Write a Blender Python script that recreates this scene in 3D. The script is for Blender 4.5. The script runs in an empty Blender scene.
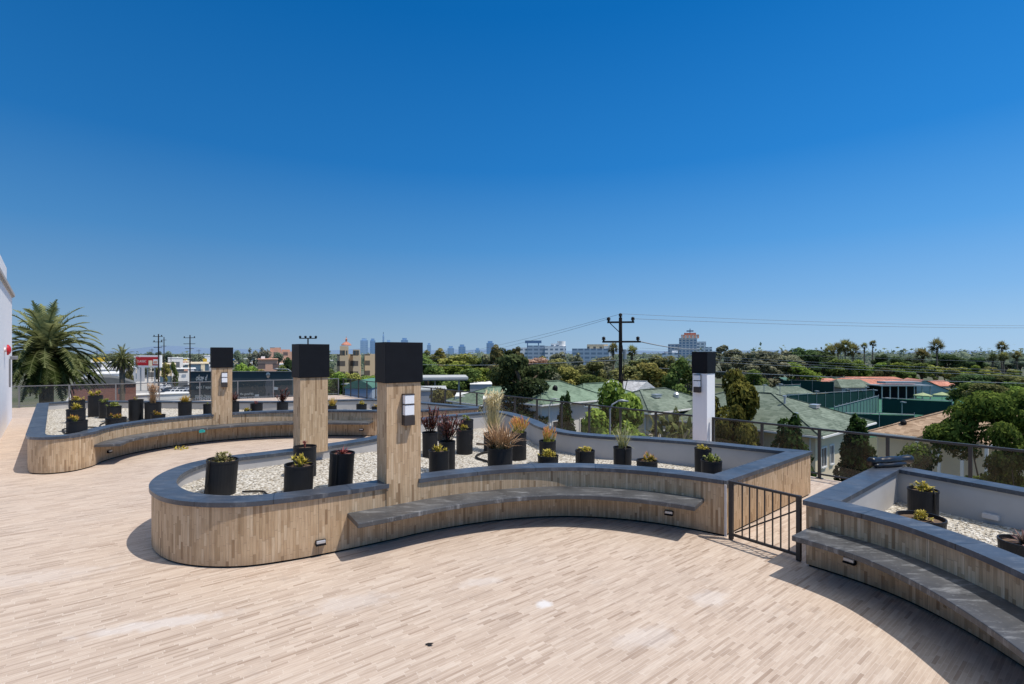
import bpy, math, random
from mathutils import Vector, Matrix, noise
from mathutils.kdtree import KDTree
R = math.radians
rnd = random.Random(7)
scene = bpy.context.scene
col = scene.collection
GZ = -9.0                    # street level; the terrace floor is z = 0
CAMZ = 2.5
TH = R(39.0)                 # the terrace grid is turned 39 degrees
U = Vector((math.cos(TH), math.sin(TH), 0)); V = Vector((-math.sin(TH), math.cos(TH), 0))

# ------------------------------------------------------------------ mesh builder
class MB:
    def __init__(s): s.v = []; s.f = []; s.t = []; s.uv = []
    def face(s, pts, t=.5, uv=None):
        n = len(s.v); s.v += [tuple(p) for p in pts]; s.f.append(tuple(range(n, n+len(pts)))); s.t.append(t); s.uv.append(uv)
    def mesh(s, vs, fs, t=.5):
        n = len(s.v); s.v += [tuple(p) for p in vs]
        for f in fs: s.f.append(tuple(i+n for i in f)); s.t.append(t); s.uv.append(None)
    def box(s, c, d, rz=0, t=.5, tilt=None):
        x, y, z = d[0]/2, d[1]/2, d[2]/2
        m = Matrix.Rotation(rz, 3, 'Z')
        if tilt: m = m @ tilt
        c = Vector(c)
        vs = [c + m @ Vector(p) for p in ((-x,-y,-z),(x,-y,-z),(x,y,-z),(-x,y,-z),(-x,-y,z),(x,-y,z),(x,y,z),(-x,y,z))]
        s.mesh(vs, [(0,3,2,1),(4,5,6,7),(0,1,5,4),(1,2,6,5),(2,3,7,6),(3,0,4,7)], t)
    def uvbox(s, c, d, rz=0, t=.5):
        # box with metric uvs (u round the sides, v up)
        x, y, z = d[0]/2, d[1]/2, d[2]/2
        m = Matrix.Rotation(rz, 3, 'Z'); c = Vector(c)
        P = [c + m @ Vector(p) for p in ((-x,-y,-z),(x,-y,-z),(x,y,-z),(-x,y,-z),(-x,-y,z),(x,-y,z),(x,y,z),(-x,y,z))]
        off = 0
        for (a, b, e, g, w) in ((0,1,5,4,d[0]),(1,2,6,5,d[1]),(2,3,7,6,d[0]),(3,0,4,7,d[1])):
            s.face([P[a],P[b],P[e],P[g]], t, [(off,c.z-z),(off+w,c.z-z),(off+w,c.z+z),(off,c.z+z)]); off += w
        s.face([P[4],P[5],P[6],P[7]], t, [(0,0),(d[0],0),(d[0],d[1]),(0,d[1])])
        s.face([P[0],P[3],P[2],P[1]], t, [(0,0),(0,d[1]),(d[0],d[1]),(d[0],0)])
    def beam(s, a, b, w, h, t=.5):
        a = Vector(a); b = Vector(b); d = b-a
        if d.length < 1e-6: return
        d.normalize(); up = Vector((0,0,1)) if abs(d.z) < .95 else Vector((1,0,0))
        sd = d.cross(up).normalized(); up = sd.cross(d)
        vs = []
        for p in (a, b):
            for (i, j) in ((-1,-1),(1,-1),(1,1),(-1,1)): vs.append(p + sd*i*w/2 + up*j*h/2)
        s.mesh(vs, [(0,3,2,1),(4,5,6,7),(0,1,5,4),(1,2,6,5),(2,3,7,6),(3,0,4,7)], t)
    def tube(s, pts, rad, n=8, t=.5, cap=True):
        pts = [Vector(p) for p in pts]
        if not isinstance(rad, (list, tuple)): rad = [rad]*len(pts)
        base = len(s.v); prev = None
        for i, p in enumerate(pts):
            d = (pts[min(i+1,len(pts)-1)] - pts[max(i-1,0)])
            if d.length < 1e-9: d = Vector((0,0,1))
            d.normalize()
            if prev is None:
                a = Vector((1,0,0)) if abs(d.x) < .8 else Vector((0,1,0))
            else: a = prev
            a = (a - d*a.dot(d)).normalized(); prev = a; b = d.cross(a)
            for k in range(n):
                an = 2*math.pi*k/n
                s.v.append(tuple(p + (a*math.cos(an) + b*math.sin(an))*rad[i]))
        for i in range(len(pts)-1):
            for k in range(n):
                s.f.append((base+i*n+k, base+i*n+(k+1)%n, base+(i+1)*n+(k+1)%n, base+(i+1)*n+k)); s.t.append(t); s.uv.append(None)
        if cap:
            s.f.append(tuple(base+k for k in range(n-1,-1,-1))); s.t.append(t); s.uv.append(None)
            e = base+(len(pts)-1)*n; s.f.append(tuple(e+k for k in range(n))); s.t.append(t); s.uv.append(None)
    def lathe(s, prof, c=(0,0,0), n=28, t=.5):
        base = len(s.v)
        for (r, z) in prof:
            for k in range(n):
                a = 2*math.pi*k/n; s.v.append((c[0]+r*math.cos(a), c[1]+r*math.sin(a), c[2]+z))
        for i in range(len(prof)-1):
            for k in range(n):
                s.f.append((base+i*n+k, base+i*n+(k+1)%n, base+(i+1)*n+(k+1)%n, base+(i+1)*n+k)); s.t.append(t); s.uv.append(None)
    def prism(s, poly, z0, z1, t=.5):
        n = len(poly); vs = [(p[0],p[1],z0) for p in poly]+[(p[0],p[1],z1) for p in poly]
        s.mesh(vs, [tuple(range(n-1,-1,-1)), tuple(range(n,2*n))]+[(i,(i+1)%n,n+(i+1)%n,n+i) for i in range(n)], t)
    def build(s, name, m, parent=None, smooth=False, kind=None, bevel=0, label=None):
        me = bpy.data.meshes.new(name); me.from_pydata(s.v, [], s.f)
        a = me.attributes.new('tint', 'FLOAT', 'FACE'); a.data.foreach_set('value', s.t)
        if any(u for u in s.uv):
            ul = me.uv_layers.new(name='UVMap'); i = 0; buf = []
            for f, u in zip(s.f, s.uv):
                for k in range(len(f)): buf += (u[k] if u else (0,0))
            ul.data.foreach_set('uv', buf)
        if m: me.materials.append(m)
        if smooth: me.polygons.foreach_set('use_smooth', [True]*len(me.polygons))
        me.update()
        o = bpy.data.objects.new(name, me); col.objects.link(o)
        if parent: o.parent = parent
        if kind: o['kind'] = kind
        if label: o['label'] = label
        if bevel:
            b = o.modifiers.new('bevel','BEVEL'); b.width = bevel; b.segments = 2; b.limit_method = 'ANGLE'; b.angle_limit = R(40)
        return o

def tag(o, label, cat, group=None):
    o['label'] = label; o['category'] = cat
    if group: o['group'] = group
    return o
def thing(name, label, cat, loc=(0,0,0), rz=0, group=None):
    o = bpy.data.objects.new(name, None); col.objects.link(o); o.empty_display_size = .2
    o.location = loc; o.rotation_euler = (0,0,rz); return tag(o, label, cat, group)
def copy_tree(o, parent=None):
    c = o.copy(); col.objects.link(c)
    if parent: c.parent = parent
    for ch in list(o.children): copy_tree(ch, c)
    return c
def bear(px, D): return (px-512)*D/500.0          # sideways offset of a compass bearing at distance D
def zat(py, D): return CAMZ - (py-353)*D/500.0

# ------------------------------------------------------------------ materials
class N:
    def __init__(s, name):
        s.m = bpy.data.materials.new(name); s.m.use_nodes = True; s.t = s.m.node_tree; s.t.nodes.clear()
        s.out = s.n('ShaderNodeOutputMaterial')
    def n(s, typ, **kw):
        x = s.t.nodes.new(typ)
        for k, v in kw.items(): setattr(x, k, v)
        return x
    def l(s, a, b): s.t.links.new(a, b)
    def put(s, sock, v):
        if hasattr(v, 'is_output') or hasattr(v, 'links'): s.l(v, sock)
        else: sock.default_value = v
    def math(s, op, a, b=None, c=None):
        x = s.n('ShaderNodeMath', operation=op); s.put(x.inputs[0], a)
        if b is not None: s.put(x.inputs[1], b)
        if c is not None: s.put(x.inputs[2], c)
        return x.outputs[0]
    def ramp(s, fac, stops, interp='LINEAR'):
        x = s.n('ShaderNodeValToRGB'); cr = x.color_ramp; cr.interpolation = interp
        while len(cr.elements) < len(stops): cr.elements.new(.5)
        for e, (p, c) in zip(cr.elements, stops): e.position = p; e.color = (*c, 1)
        s.put(x.inputs[0], fac); return x.outputs[0]
    def mix(s, fac, a, b, bt='MIX'):
        x = s.n('ShaderNodeMix', data_type='RGBA', blend_type=bt); s.put(x.inputs[0], fac)
        for i, v in ((6, a), (7, b)):
            if isinstance(v, tuple) and len(v) == 3: v = (*v, 1)
            s.put(x.inputs[i], v)
        return x.outputs[2]
    def noise(s, vec, scale, detail=3, rough=.55):
        x = s.n('ShaderNodeTexNoise'); s.put(x.inputs['Vector'], vec); x.inputs['Scale'].default_value = scale
        x.inputs['Detail'].default_value = detail; x.inputs['Roughness'].default_value = rough; return x.outputs[0]
    def coord(s, which='Object'): return s.n('ShaderNodeTexCoord').outputs[which]
    def attr(s, name='tint'): return s.n('ShaderNodeAttribute', attribute_name=name).outputs['Fac']
    def mapping(s, vec, loc=(0,0,0), rot=(0,0,0), sc=(1,1,1)):
        x = s.n('ShaderNodeMapping'); s.put(x.inputs[0], vec); x.inputs[1].default_value = loc; x.inputs[2].default_value = rot; x.inputs[3].default_value = sc; return x.outputs[0]
    def bsdf(s, colr, rough=.8, spec=.3, metal=0, bump=None, bstr=.3, bdist=.01):
        p = s.n('ShaderNodeBsdfPrincipled')
        if isinstance(colr, tuple): colr = (*colr, 1)
        s.put(p.inputs['Base Color'], colr); s.put(p.inputs['Roughness'], rough); p.inputs['Specular IOR Level'].default_value = spec
        p.inputs['Metallic'].default_value = metal
        if bump is not None:
            b = s.n('ShaderNodeBump'); b.inputs['Strength'].default_value = bstr; b.inputs['Distance'].default_value = bdist
            s.l(bump, b.inputs['Height']); s.l(b.outputs[0], p.inputs['Normal'])
        s.l(p.outputs[0], s.out.inputs[0]); return p

def plain(name, c, rough=.75, spec=.3, metal=0, var=.18, sc=6.0):
    k = N(name); nz = k.noise(k.coord(), sc, 4)
    f = k.math('MULTIPLY_ADD', nz, var*2, 1-var)
    x = k.n('ShaderNodeVectorMath', operation='SCALE'); x.inputs[0].default_value = c; k.l(f, x.inputs['Scale'])
    k.bsdf(x.outputs[0], rough, spec, metal); return k.m

def plank(name, ramp, deck=False):
    # mosaic of narrow wood-look tiles: random length and shade for every strip
    k = N(name)
    if deck: vec = k.mapping(k.coord('Object'), rot=(0,0,R(-38.5)))
    else: vec = k.coord('UV')
    sp = k.n('ShaderNodeSeparateXYZ'); k.l(vec, sp.inputs[0])
    along, across = (sp.outputs[0], sp.outputs[1]) if deck else (sp.outputs[1], sp.outputs[0])
    w = .031 if deck else .033
    a = k.math('DIVIDE', across, w); row = k.math('FLOOR', a)
    wn = k.n('ShaderNodeTexWhiteNoise', noise_dimensions='1D'); k.l(row, wn.inputs['W']); r = wn.outputs[0]
    ln = k.math('MULTIPLY_ADD', r, .28 if deck else .26, .14 if deck else .13)
    vv = k.math('ADD', k.math('DIVIDE', along, ln), k.math('MULTIPLY', r, 37.0)); cell = k.math('FLOOR', vv)
    cx = k.n('ShaderNodeCombineXYZ'); k.l(row, cx.inputs[0]); k.l(cell, cx.inputs[1])
    w2 = k.n('ShaderNodeTexWhiteNoise', noise_dimensions='2D'); k.l(cx.outputs[0], w2.inputs['Vector'])
    base = k.ramp(w2.outputs[0], ramp)
    # grain, running along the strip
    g = k.n('ShaderNodeCombineXYZ'); k.put(g.inputs[0], k.math('MULTIPLY', along, 5.0)); k.put(g.inputs[1], k.math('MULTIPLY', across, 60.0)); k.put(g.inputs[2], w2.outputs[0])
    gr = k.noise(g.outputs[0], 1.0, 4, .6)
    base = k.mix(k.math('MULTIPLY', k.math('SUBTRACT', gr, .4), 1.5 if deck else 1.9), base, k.mix(1.0, base, (.6,.52,.47), 'MULTIPLY'))
    # joints
    fa = k.math('FRACT', a); fv = k.math('FRACT', vv)
    ja = k.math('MINIMUM', fa, k.math('SUBTRACT', 1.0, fa)); jv = k.math('MULTIPLY', k.math('MINIMUM', fv, k.math('SUBTRACT', 1.0, fv)), 5.0)
    j = k.math('LESS_THAN', k.math('MINIMUM', ja, jv), .05)
    jc = (.66,.57,.48) if deck else (.27,.19,.12)
    base = k.mix(k.math('MULTIPLY', j, .6), base, jc)
    if not deck:
        # a sheet joint every 1.2 m and grime towards the foot of the wall
        fs = k.math('FRACT', k.math('DIVIDE', across, 1.2)); base = k.mix(k.math('MULTIPLY', k.math('LESS_THAN', fs, .004), .8), base, (.12,.09,.06))
        gm = k.math('MULTIPLY', k.math('SUBTRACT', .17, along), 4.0); gm = k.math('MULTIPLY', k.math('MAXIMUM', k.math('MINIMUM', gm, 1.0), 0.0), k.noise(k.coord('Object'), 4.0, 4)); base = k.mix(gm, base, (.20,.15,.105))
    big = k.noise(k.coord('Object'), .9, 4)
    base = k.mix(k.math('MULTIPLY', k.math('SUBTRACT', big, .35), 1.1 if deck else .7), base, k.mix(1.0, base, (1.13,1.1,1.06) if deck else (.8,.78,.77), 'MULTIPLY'))
    if deck:
        # pale cleaning smears and scuffs left on the tiles
        ob = k.coord('Object')
        for (x, y, sx, sy, amt) in ((-3.25,4.62,.7,.12,.45),(.32,4.98,.09,.09,.95),(-.35,5.45,.3,.12,.3),(-1.6,5.0,.5,.2,.25),(1.2,4.4,.35,.2,.25),(-5.5,5.5,1.1,.25,.2),(2.0,5.1,.25,.2,.3)):
            mp = k.mapping(ob, loc=(-x,-y,0)); mp = k.mapping(mp, rot=(0,0,R(-20))); mp = k.mapping(mp, sc=(1/sx,1/sy,0))
            ln_ = k.n('ShaderNodeVectorMath', operation='LENGTH'); k.l(mp, ln_.inputs[0])
            d = k.math('ADD', ln_.outputs['Value'], k.math('MULTIPLY', k.math('SUBTRACT', k.noise(ob, 7.0, 4), .5), 1.6))
            f = k.n('ShaderNodeMapRange'); f.inputs[1].default_value = 1.0; f.inputs[2].default_value = .5; f.inputs[3].default_value = 0; f.inputs[4].default_value = amt
            k.l(d, f.inputs[0]); base = k.mix(f.outputs[0], base, (.68,.64,.61))
        dirt = k.noise(ob, 2.6, 6, .7)
        f = k.n('ShaderNodeMapRange'); f.inputs[1].default_value = .56; f.inputs[2].default_value = .75; f.inputs[4].default_value = .35; k.l(dirt, f.inputs[0])
        base = k.mix(f.outputs[0], base, (.34,.28,.24))
    k.bsdf(base, .62, .3, bump=k.math('MULTIPLY', j, -1.0), bstr=.25, bdist=.004)
    return k.m

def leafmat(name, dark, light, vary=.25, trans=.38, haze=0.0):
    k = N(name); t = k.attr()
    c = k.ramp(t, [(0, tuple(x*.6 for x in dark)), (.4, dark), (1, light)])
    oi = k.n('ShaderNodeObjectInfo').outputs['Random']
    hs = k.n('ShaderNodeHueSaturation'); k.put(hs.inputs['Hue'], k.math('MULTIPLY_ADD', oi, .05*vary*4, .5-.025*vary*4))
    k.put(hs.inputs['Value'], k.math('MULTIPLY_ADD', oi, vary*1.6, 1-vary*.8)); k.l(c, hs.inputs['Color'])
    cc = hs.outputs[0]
    if haze: cc = k.mix(haze, cc, (.17,.22,.30))  # distance haze mixed into the leaf colour
    d = k.n('ShaderNodeBsdfDiffuse'); k.l(cc, d.inputs[0])
    tr = k.n('ShaderNodeBsdfTranslucent'); k.l(cc, tr.inputs[0])
    ms = k.n('ShaderNodeMixShader'); ms.inputs[0].default_value = trans; k.l(d.outputs[0], ms.inputs[1]); k.l(tr.outputs[0], ms.inputs[2])
    k.l(ms.outputs[0], k.out.inputs[0]); return k.m

def tipmat(name, stops, rough=.55):
    k = N(name); c = k.ramp(k.attr(), stops); k.bsdf(c, rough, .3); return k.m

M = {}
M['deck'] = plank('deck tile', [(0,(.38,.28,.21)),(.06,(.44,.335,.26)),(.2,(.50,.39,.305)),(.45,(.545,.43,.34)),(.8,(.58,.465,.37)),(1,(.62,.51,.415))], True)
M['wood'] = plank('wall tile', [(0,(.31,.195,.105)),(.08,(.44,.30,.17)),(.3,(.55,.385,.23)),(.85,(.61,.44,.275)),(1,(.67,.51,.335))])
def slate(name, lo, hi, rough, scratch=0):
    k = N(name); ob = k.coord(); c = k.ramp(k.noise(ob, 2.2, 6, .65), [(.3, lo), (.7, hi)])
    c = k.mix(k.math('MULTIPLY', k.math('GREATER_THAN', k.noise(ob, 26, 2), .66), .5), c, tuple(x*1.7 for x in hi))
    if scratch:
        s_ = k.noise(k.mapping(ob, rot=(0,0,.7), sc=(2,9,1)), 1.6, 6, .7)
        f = k.n('ShaderNodeMapRange'); f.inputs[1].default_value = .53; f.inputs[2].default_value = .72; f.inputs[4].default_value = scratch; k.l(s_, f.inputs[0])
        c = k.mix(f.outputs[0], c, (.36,.36,.36))
    su = k.n('ShaderNodeSeparateXYZ'); k.l(k.coord('UV'), su.inputs[0]); fj = k.math('FRACT', k.math('DIVIDE', k.math('ADD', su.outputs[0], .3), .9)); jn = k.math('LESS_THAN', fj, .011)
    slab = k.n('ShaderNodeTexWhiteNoise', noise_dimensions='1D'); k.l(k.math('FLOOR', k.math('DIVIDE', k.math('ADD', su.outputs[0], .3), .9)), slab.inputs['W'])
    c = k.mix(k.math('MULTIPLY', slab.outputs[0], 0.0 if scratch > .5 else .35), c, tuple(x*1.5 for x in hi)); c = k.mix(k.math('MULTIPLY', jn, 0.0 if scratch > .5 else 1.0), c, (.012,.013,.016))
    rg = k.math('MULTIPLY_ADD', k.noise(ob, 5, 4), .25, rough-.1)
    k.bsdf(c, rg, .5, bump=k.noise(ob, 40, 3), bstr=.12, bdist=.004); return k.m
M['coping'] = slate('slate coping', (.026,.031,.040), (.066,.076,.094), .36, .4)
M['seat'] = slate('seat slab', (.045,.045,.047), (.10,.10,.102), .42, .7)
M['lining'] = plain('grey stucco lining', (.46,.44,.42), .9, .1, var=.12, sc=3)
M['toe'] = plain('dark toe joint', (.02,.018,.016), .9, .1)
M['black'] = plain('black metal cap', (.007,.008,.011), .6, .18, var=.3, sc=9)
M['pot'] = plain('black plastic pot', (.015,.015,.0165), .5, .28, var=.4, sc=5)
M['soil'] = plain('potting soil', (.16,.11,.075), .95, .1, var=.5, sc=30)
M['gate'] = plain('dark bronze metal', (.032,.029,.028), .5, .4, var=.2)
M['rail'] = plain('bronze rail', (.045,.042,.04), .45, .4, var=.2)
M['alu'] = plain('grey aluminium', (.22,.22,.225), .4, .5, metal=.3, var=.1)
M['white'] = plain('white render', (.88,.87,.87), .85, .15, var=.05, sc=1.5)
M['bronze'] = plain('lamp bronze', (.05,.04,.036), .5, .4)
M['hose'] = plain('irrigation hose', (.02,.017,.014), .6, .3)
M['galv'] = plain('galvanised', (.55,.56,.58), .35, .5, metal=.5, var=.1)
M['red'] = plain('red paint', (.55,.02,.03), .4, .4)
M['teal'] = plain('teal plastic', (.02,.33,.30), .4, .4)
M['plastic_roll'] = plain('black sheeting', (.012,.012,.014), .3, .5, var=.4, sc=4)
M['trim'] = plain('pale trim', (.62,.58,.55), .6, .3)
M['lampglass'] = plain('white lamp glass', (.85,.86,.88), .25, .5, var=.02)
k = N('tinted glass'); tr = k.n('ShaderNodeBsdfTransparent'); tr.inputs[0].default_value = (.86,.865,.86,1)
gl = k.n('ShaderNodeBsdfGlossy'); gl.inputs['Roughness'].default_value = .03; gl.inputs[0].default_value = (.9,.9,.9,1)
df = k.n('ShaderNodeBsdfDiffuse'); df.inputs[0].default_value = (.34,.34,.33,1)
m0 = k.n('ShaderNodeMixShader'); m0.inputs[0].default_value = .02; k.l(tr.outputs[0], m0.inputs[1]); k.l(df.outputs[0], m0.inputs[2])
m1 = k.n('ShaderNodeMixShader'); m1.inputs[0].default_value = .035; k.l(m0.outputs[0], m1.inputs[1]); k.l(gl.outputs[0], m1.inputs[2])
k.l(m1.outputs[0], k.out.inputs[0]); M['glass'] = k.m
k = N('window glass'); k.bsdf((.03,.04,.05), .08, .6); M['pane'] = k.m
# pebbles
k = N('white pebbles'); oc = k.coord(); vo = k.n('ShaderNodeTexVoronoi'); k.l(oc, vo.inputs['Vector']); vo.inputs['Scale'].default_value = 28
cc = k.ramp(k.math('FRACT', k.math('MULTIPLY', vo.outputs['Color'], 3.0)), [(0,(.28,.25,.21)),(.2,(.48,.44,.37)),(.7,(.66,.61,.53)),(1,(.76,.73,.67))])
dk = k.ramp(vo.outputs['Distance'], [(.4,(1,1,1)),(.8,(.5,.45,.38))])
k.bsdf(k.mix(1.0, cc, dk, 'MULTIPLY'), .8, .2, bump=k.math('SUBTRACT', 1.0, vo.outputs['Distance']), bstr=.8, bdist=.02); M['gravel'] = k.m
k = N('pebble'); cc = k.ramp(k.attr(), [(0,(.22,.20,.17)),(.15,(.44,.40,.34)),(.55,(.66,.61,.53)),(1,(.80,.77,.71))]); k.bsdf(cc, .75, .25); M['pebble'] = k.m

# ------------------------------------------------------------------ camera, sun, sky
cam = bpy.data.cameras.new('camera'); co = bpy.data.objects.new('camera', cam); col.objects.link(co)
co.location = (0,0,CAMZ); co.rotation_euler = (R(90),0,0)
cam.sensor_width = 36; cam.lens = 36*500/1024; cam.shift_y = 11/1024; cam.clip_end = 30000; cam.clip_start = .05
scene.camera = co
EL = R(63.5); AZ = math.atan2(.96, -.27)      # azimuth clockwise from +Y
sd = Vector((math.sin(AZ)*math.cos(EL), math.cos(AZ)*math.cos(EL), math.sin(EL)))
sl = bpy.data.lights.new('sun','SUN'); sl.energy = 3.9; sl.angle = R(.5); sl.color = (1,.95,.88)
so = bpy.data.objects.new('sun', sl); col.objects.link(so); so.rotation_euler = sd.to_track_quat('Z','Y').to_euler(); so.location = (20,-5,40)
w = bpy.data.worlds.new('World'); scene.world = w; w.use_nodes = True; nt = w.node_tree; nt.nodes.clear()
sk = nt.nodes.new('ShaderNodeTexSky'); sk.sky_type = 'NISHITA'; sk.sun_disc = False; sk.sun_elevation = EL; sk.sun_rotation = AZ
sk.air_density = 1.0; sk.dust_density = .35; sk.ozone_density = 2.5; sk.altitude = 50
def wn(typ, **kw):
    x = nt.nodes.new(typ)
    for k_, v_ in kw.items(): setattr(x, k_, v_)
    return x
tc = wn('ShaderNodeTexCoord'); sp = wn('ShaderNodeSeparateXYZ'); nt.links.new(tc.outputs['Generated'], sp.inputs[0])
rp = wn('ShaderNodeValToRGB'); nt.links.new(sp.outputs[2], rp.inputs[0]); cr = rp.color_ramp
SKY = [(0,(.335,.50,.69)),(.04,(.285,.475,.70)),(.10,(.185,.405,.71)),(.2,(.08,.31,.685)),(.34,(.016,.205,.595)),(.56,(0,.14,.475)),(.69,(.0,.13,.44)),(.84,(.75,.80,.85))]  # last stop: pale sky overhead, out of view, added to lift the shade
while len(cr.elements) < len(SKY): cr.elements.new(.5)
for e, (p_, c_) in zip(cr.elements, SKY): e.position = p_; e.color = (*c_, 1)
# brighter towards the sun's side
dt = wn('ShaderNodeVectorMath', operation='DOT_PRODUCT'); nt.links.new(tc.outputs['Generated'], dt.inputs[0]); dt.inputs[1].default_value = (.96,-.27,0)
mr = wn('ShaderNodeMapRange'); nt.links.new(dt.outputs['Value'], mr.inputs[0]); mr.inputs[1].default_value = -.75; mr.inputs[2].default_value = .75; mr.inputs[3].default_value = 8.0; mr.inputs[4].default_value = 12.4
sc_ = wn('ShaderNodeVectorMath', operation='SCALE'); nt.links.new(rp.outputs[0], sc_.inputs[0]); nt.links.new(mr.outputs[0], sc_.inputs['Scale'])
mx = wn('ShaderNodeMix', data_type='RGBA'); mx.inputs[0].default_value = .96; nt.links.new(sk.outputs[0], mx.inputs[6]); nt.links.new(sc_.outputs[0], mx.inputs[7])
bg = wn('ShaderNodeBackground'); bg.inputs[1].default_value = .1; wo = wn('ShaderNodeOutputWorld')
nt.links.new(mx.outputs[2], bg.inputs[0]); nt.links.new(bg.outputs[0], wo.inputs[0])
scene.view_settings.view_transform = 'Standard'; scene.view_settings.look = 'None'; scene.view_settings.exposure = 0; scene.view_settings.gamma = 1

# ------------------------------------------------------------------ terrace floor
def railR(x): return 20.5 - 1.222*(x+2.5)
def railL(x): return 22.7 + .568*(x+22.7)
b = MB()
deck_poly = [(-27,railL(-27)+.14),(-10.2,29.98),(24,railR(24)+.16),(24,-14),(-27,-14)][::-1]
b.prism(deck_poly, GZ, 0)
b.build('deck', M['deck'], kind='structure')

# ------------------------------------------------------------------ planters
def catmull(pts, step=.03):
    # smooth curve through the points, tangents weighted by chord length so long straights do not overshoot
    P = [Vector(p) for p in pts]; n = len(P); out = []
    d = [max(1e-6,(P[i+1]-P[i]).length) for i in range(n-1)]; T = []
    for i in range(n):
        if i == 0: T.append((P[1]-P[0])/d[0])
        elif i == n-1: T.append((P[-1]-P[-2])/d[-1])
        else: T.append(((P[i+1]-P[i])/d[i]*d[i-1]+(P[i]-P[i-1])/d[i-1]*d[i])/(d[i]+d[i-1]))
    for i in range(n-1):
        m = max(2, int(d[i]/step)); t0 = T[i]*d[i]; t1 = T[i+1]*d[i]
        for j in range(m):
            t = j/m; t2 = t*t; t3 = t2*t
            out.append(P[i]*(2*t3-3*t2+1)+t0*(t3-2*t2+t)+P[i+1]*(3*t2-2*t3)+t1*(t3-t2))
    return out
def outline(runs, sc=1.0, step=.035):
    # runs of points, each run smooth, corners where runs meet; the closed curve runs anticlockwise
    o = []
    for r in runs: o += catmull([(x*sc,y*sc) for x,y in r], step)
    ar = sum(o[i].x*o[(i+1)%len(o)].y-o[(i+1)%len(o)].x*o[i].y for i in range(len(o)))
    return o if ar > 0 else o[::-1]
def smooth(o, it, keep):
    n = len(o)
    for _ in range(it):
        o = [o[i] if i in keep else (o[i-1]+o[i]*2+o[(i+1)%n])/4 for i in range(n)]
    return o
def inset(o, d):
    n = len(o); r = []
    for i in range(n):
        e1 = (o[i]-o[i-1]); e2 = (o[(i+1)%n]-o[i])
        if e1.length < 1e-9: e1 = e2
        if e2.length < 1e-9: e2 = e1
        n1 = Vector((-e1.y,e1.x)).normalized(); n2 = Vector((-e2.y,e2.x)).normalized()
        b_ = (n1+n2)
        if b_.length < 1e-6: b_ = n1
        b_.normalize(); kf = max(.35, b_.dot(n1)); r.append(o[i]+b_*d/kf)
    # points that came out too close to the curve have folded over at a corner: pull each such run to one corner point
    kd = KDTree(n)
    for i, p in enumerate(o): kd.insert((p.x,p.y,0), i)
    kd.balance()
    bad = [kd.find((p.x,p.y,0))[2] < abs(d)*.985-.0005 for p in r]
    if not any(bad) or all(bad): return r
    s0 = next(i for i in range(n) if not bad[i]); i = 0
    while i < n:
        k0 = (s0+i) % n
        if bad[k0]:
            ln = 1
            while bad[(k0+ln)%n]: ln += 1
            a1, a0 = r[(k0-1)%n], r[(k0-3)%n]; b1, b0 = r[(k0+ln)%n], r[(k0+ln+2)%n]
            u1 = a1-a0; u2 = b1-b0; cr = u1.x*u2.y-u1.y*u2.x; x = (a1+b1)/2
            if abs(cr) > 1e-9:
                w_ = b1-a1; q = a1+u1*((w_.x*u2.y-w_.y*u2.x)/cr)
                if (q-x).length < abs(d)*1.5: x = q
            for j in range(ln): r[(k0+j)%n] = x.copy()
            i += ln
        else: i += 1
    return r
def inside(p, o):
    c = False; n = len(o); x, y = p[0], p[1]
    for i in range(n):
        a, e = o[i], o[(i+1)%n]
        if (a.y > y) != (e.y > y) and x < (e.x-a.x)*(y-a.y)/(e.y-a.y)+a.x: c = not c
    return c
TOP = .77; CT = .055
def ring(a, bq, z0, z1, skip=()):
    # slab between two loops
    m = MB(); n = len(a); arc = 0
    for i in range(n):
        j = (i+1) % n; u0 = arc; arc += (a[j]-a[i]).length; u1 = arc
        if i in skip: continue
        P = lambda q, z: (q.x, q.y, z)
        m.face([P(a[i],z1),P(a[j],z1),P(bq[j],z1),P(bq[i],z1)], .5, [(u0,.1),(u1,.1),(u1,.4),(u0,.4)])
        m.face([P(a[i],z0),P(a[j],z0),P(a[j],z1),P(a[i],z1)], .5, [(u0,0),(u1,0),(u1,.1),(u0,.1)])
        m.face([P(bq[j],z0),P(bq[i],z0),P(bq[i],z1),P(bq[j],z1)])
        m.face([P(a[j],z0),P(a[i],z0),P(bq[i],z0),P(bq[j],z0)])
        if (i-1) % n in skip: m.face([P(a[i],z0),P(a[i],z1),P(bq[i],z1),P(bq[i],z0)])
        if j in skip: m.face([P(a[j],z0),P(bq[j],z0),P(bq[j],z1),P(a[j],z1)])
    return m
def closest(o, p):
    p = Vector(p[:2]); return min(range(len(o)), key=lambda i: (o[i]-p).length)
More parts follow.
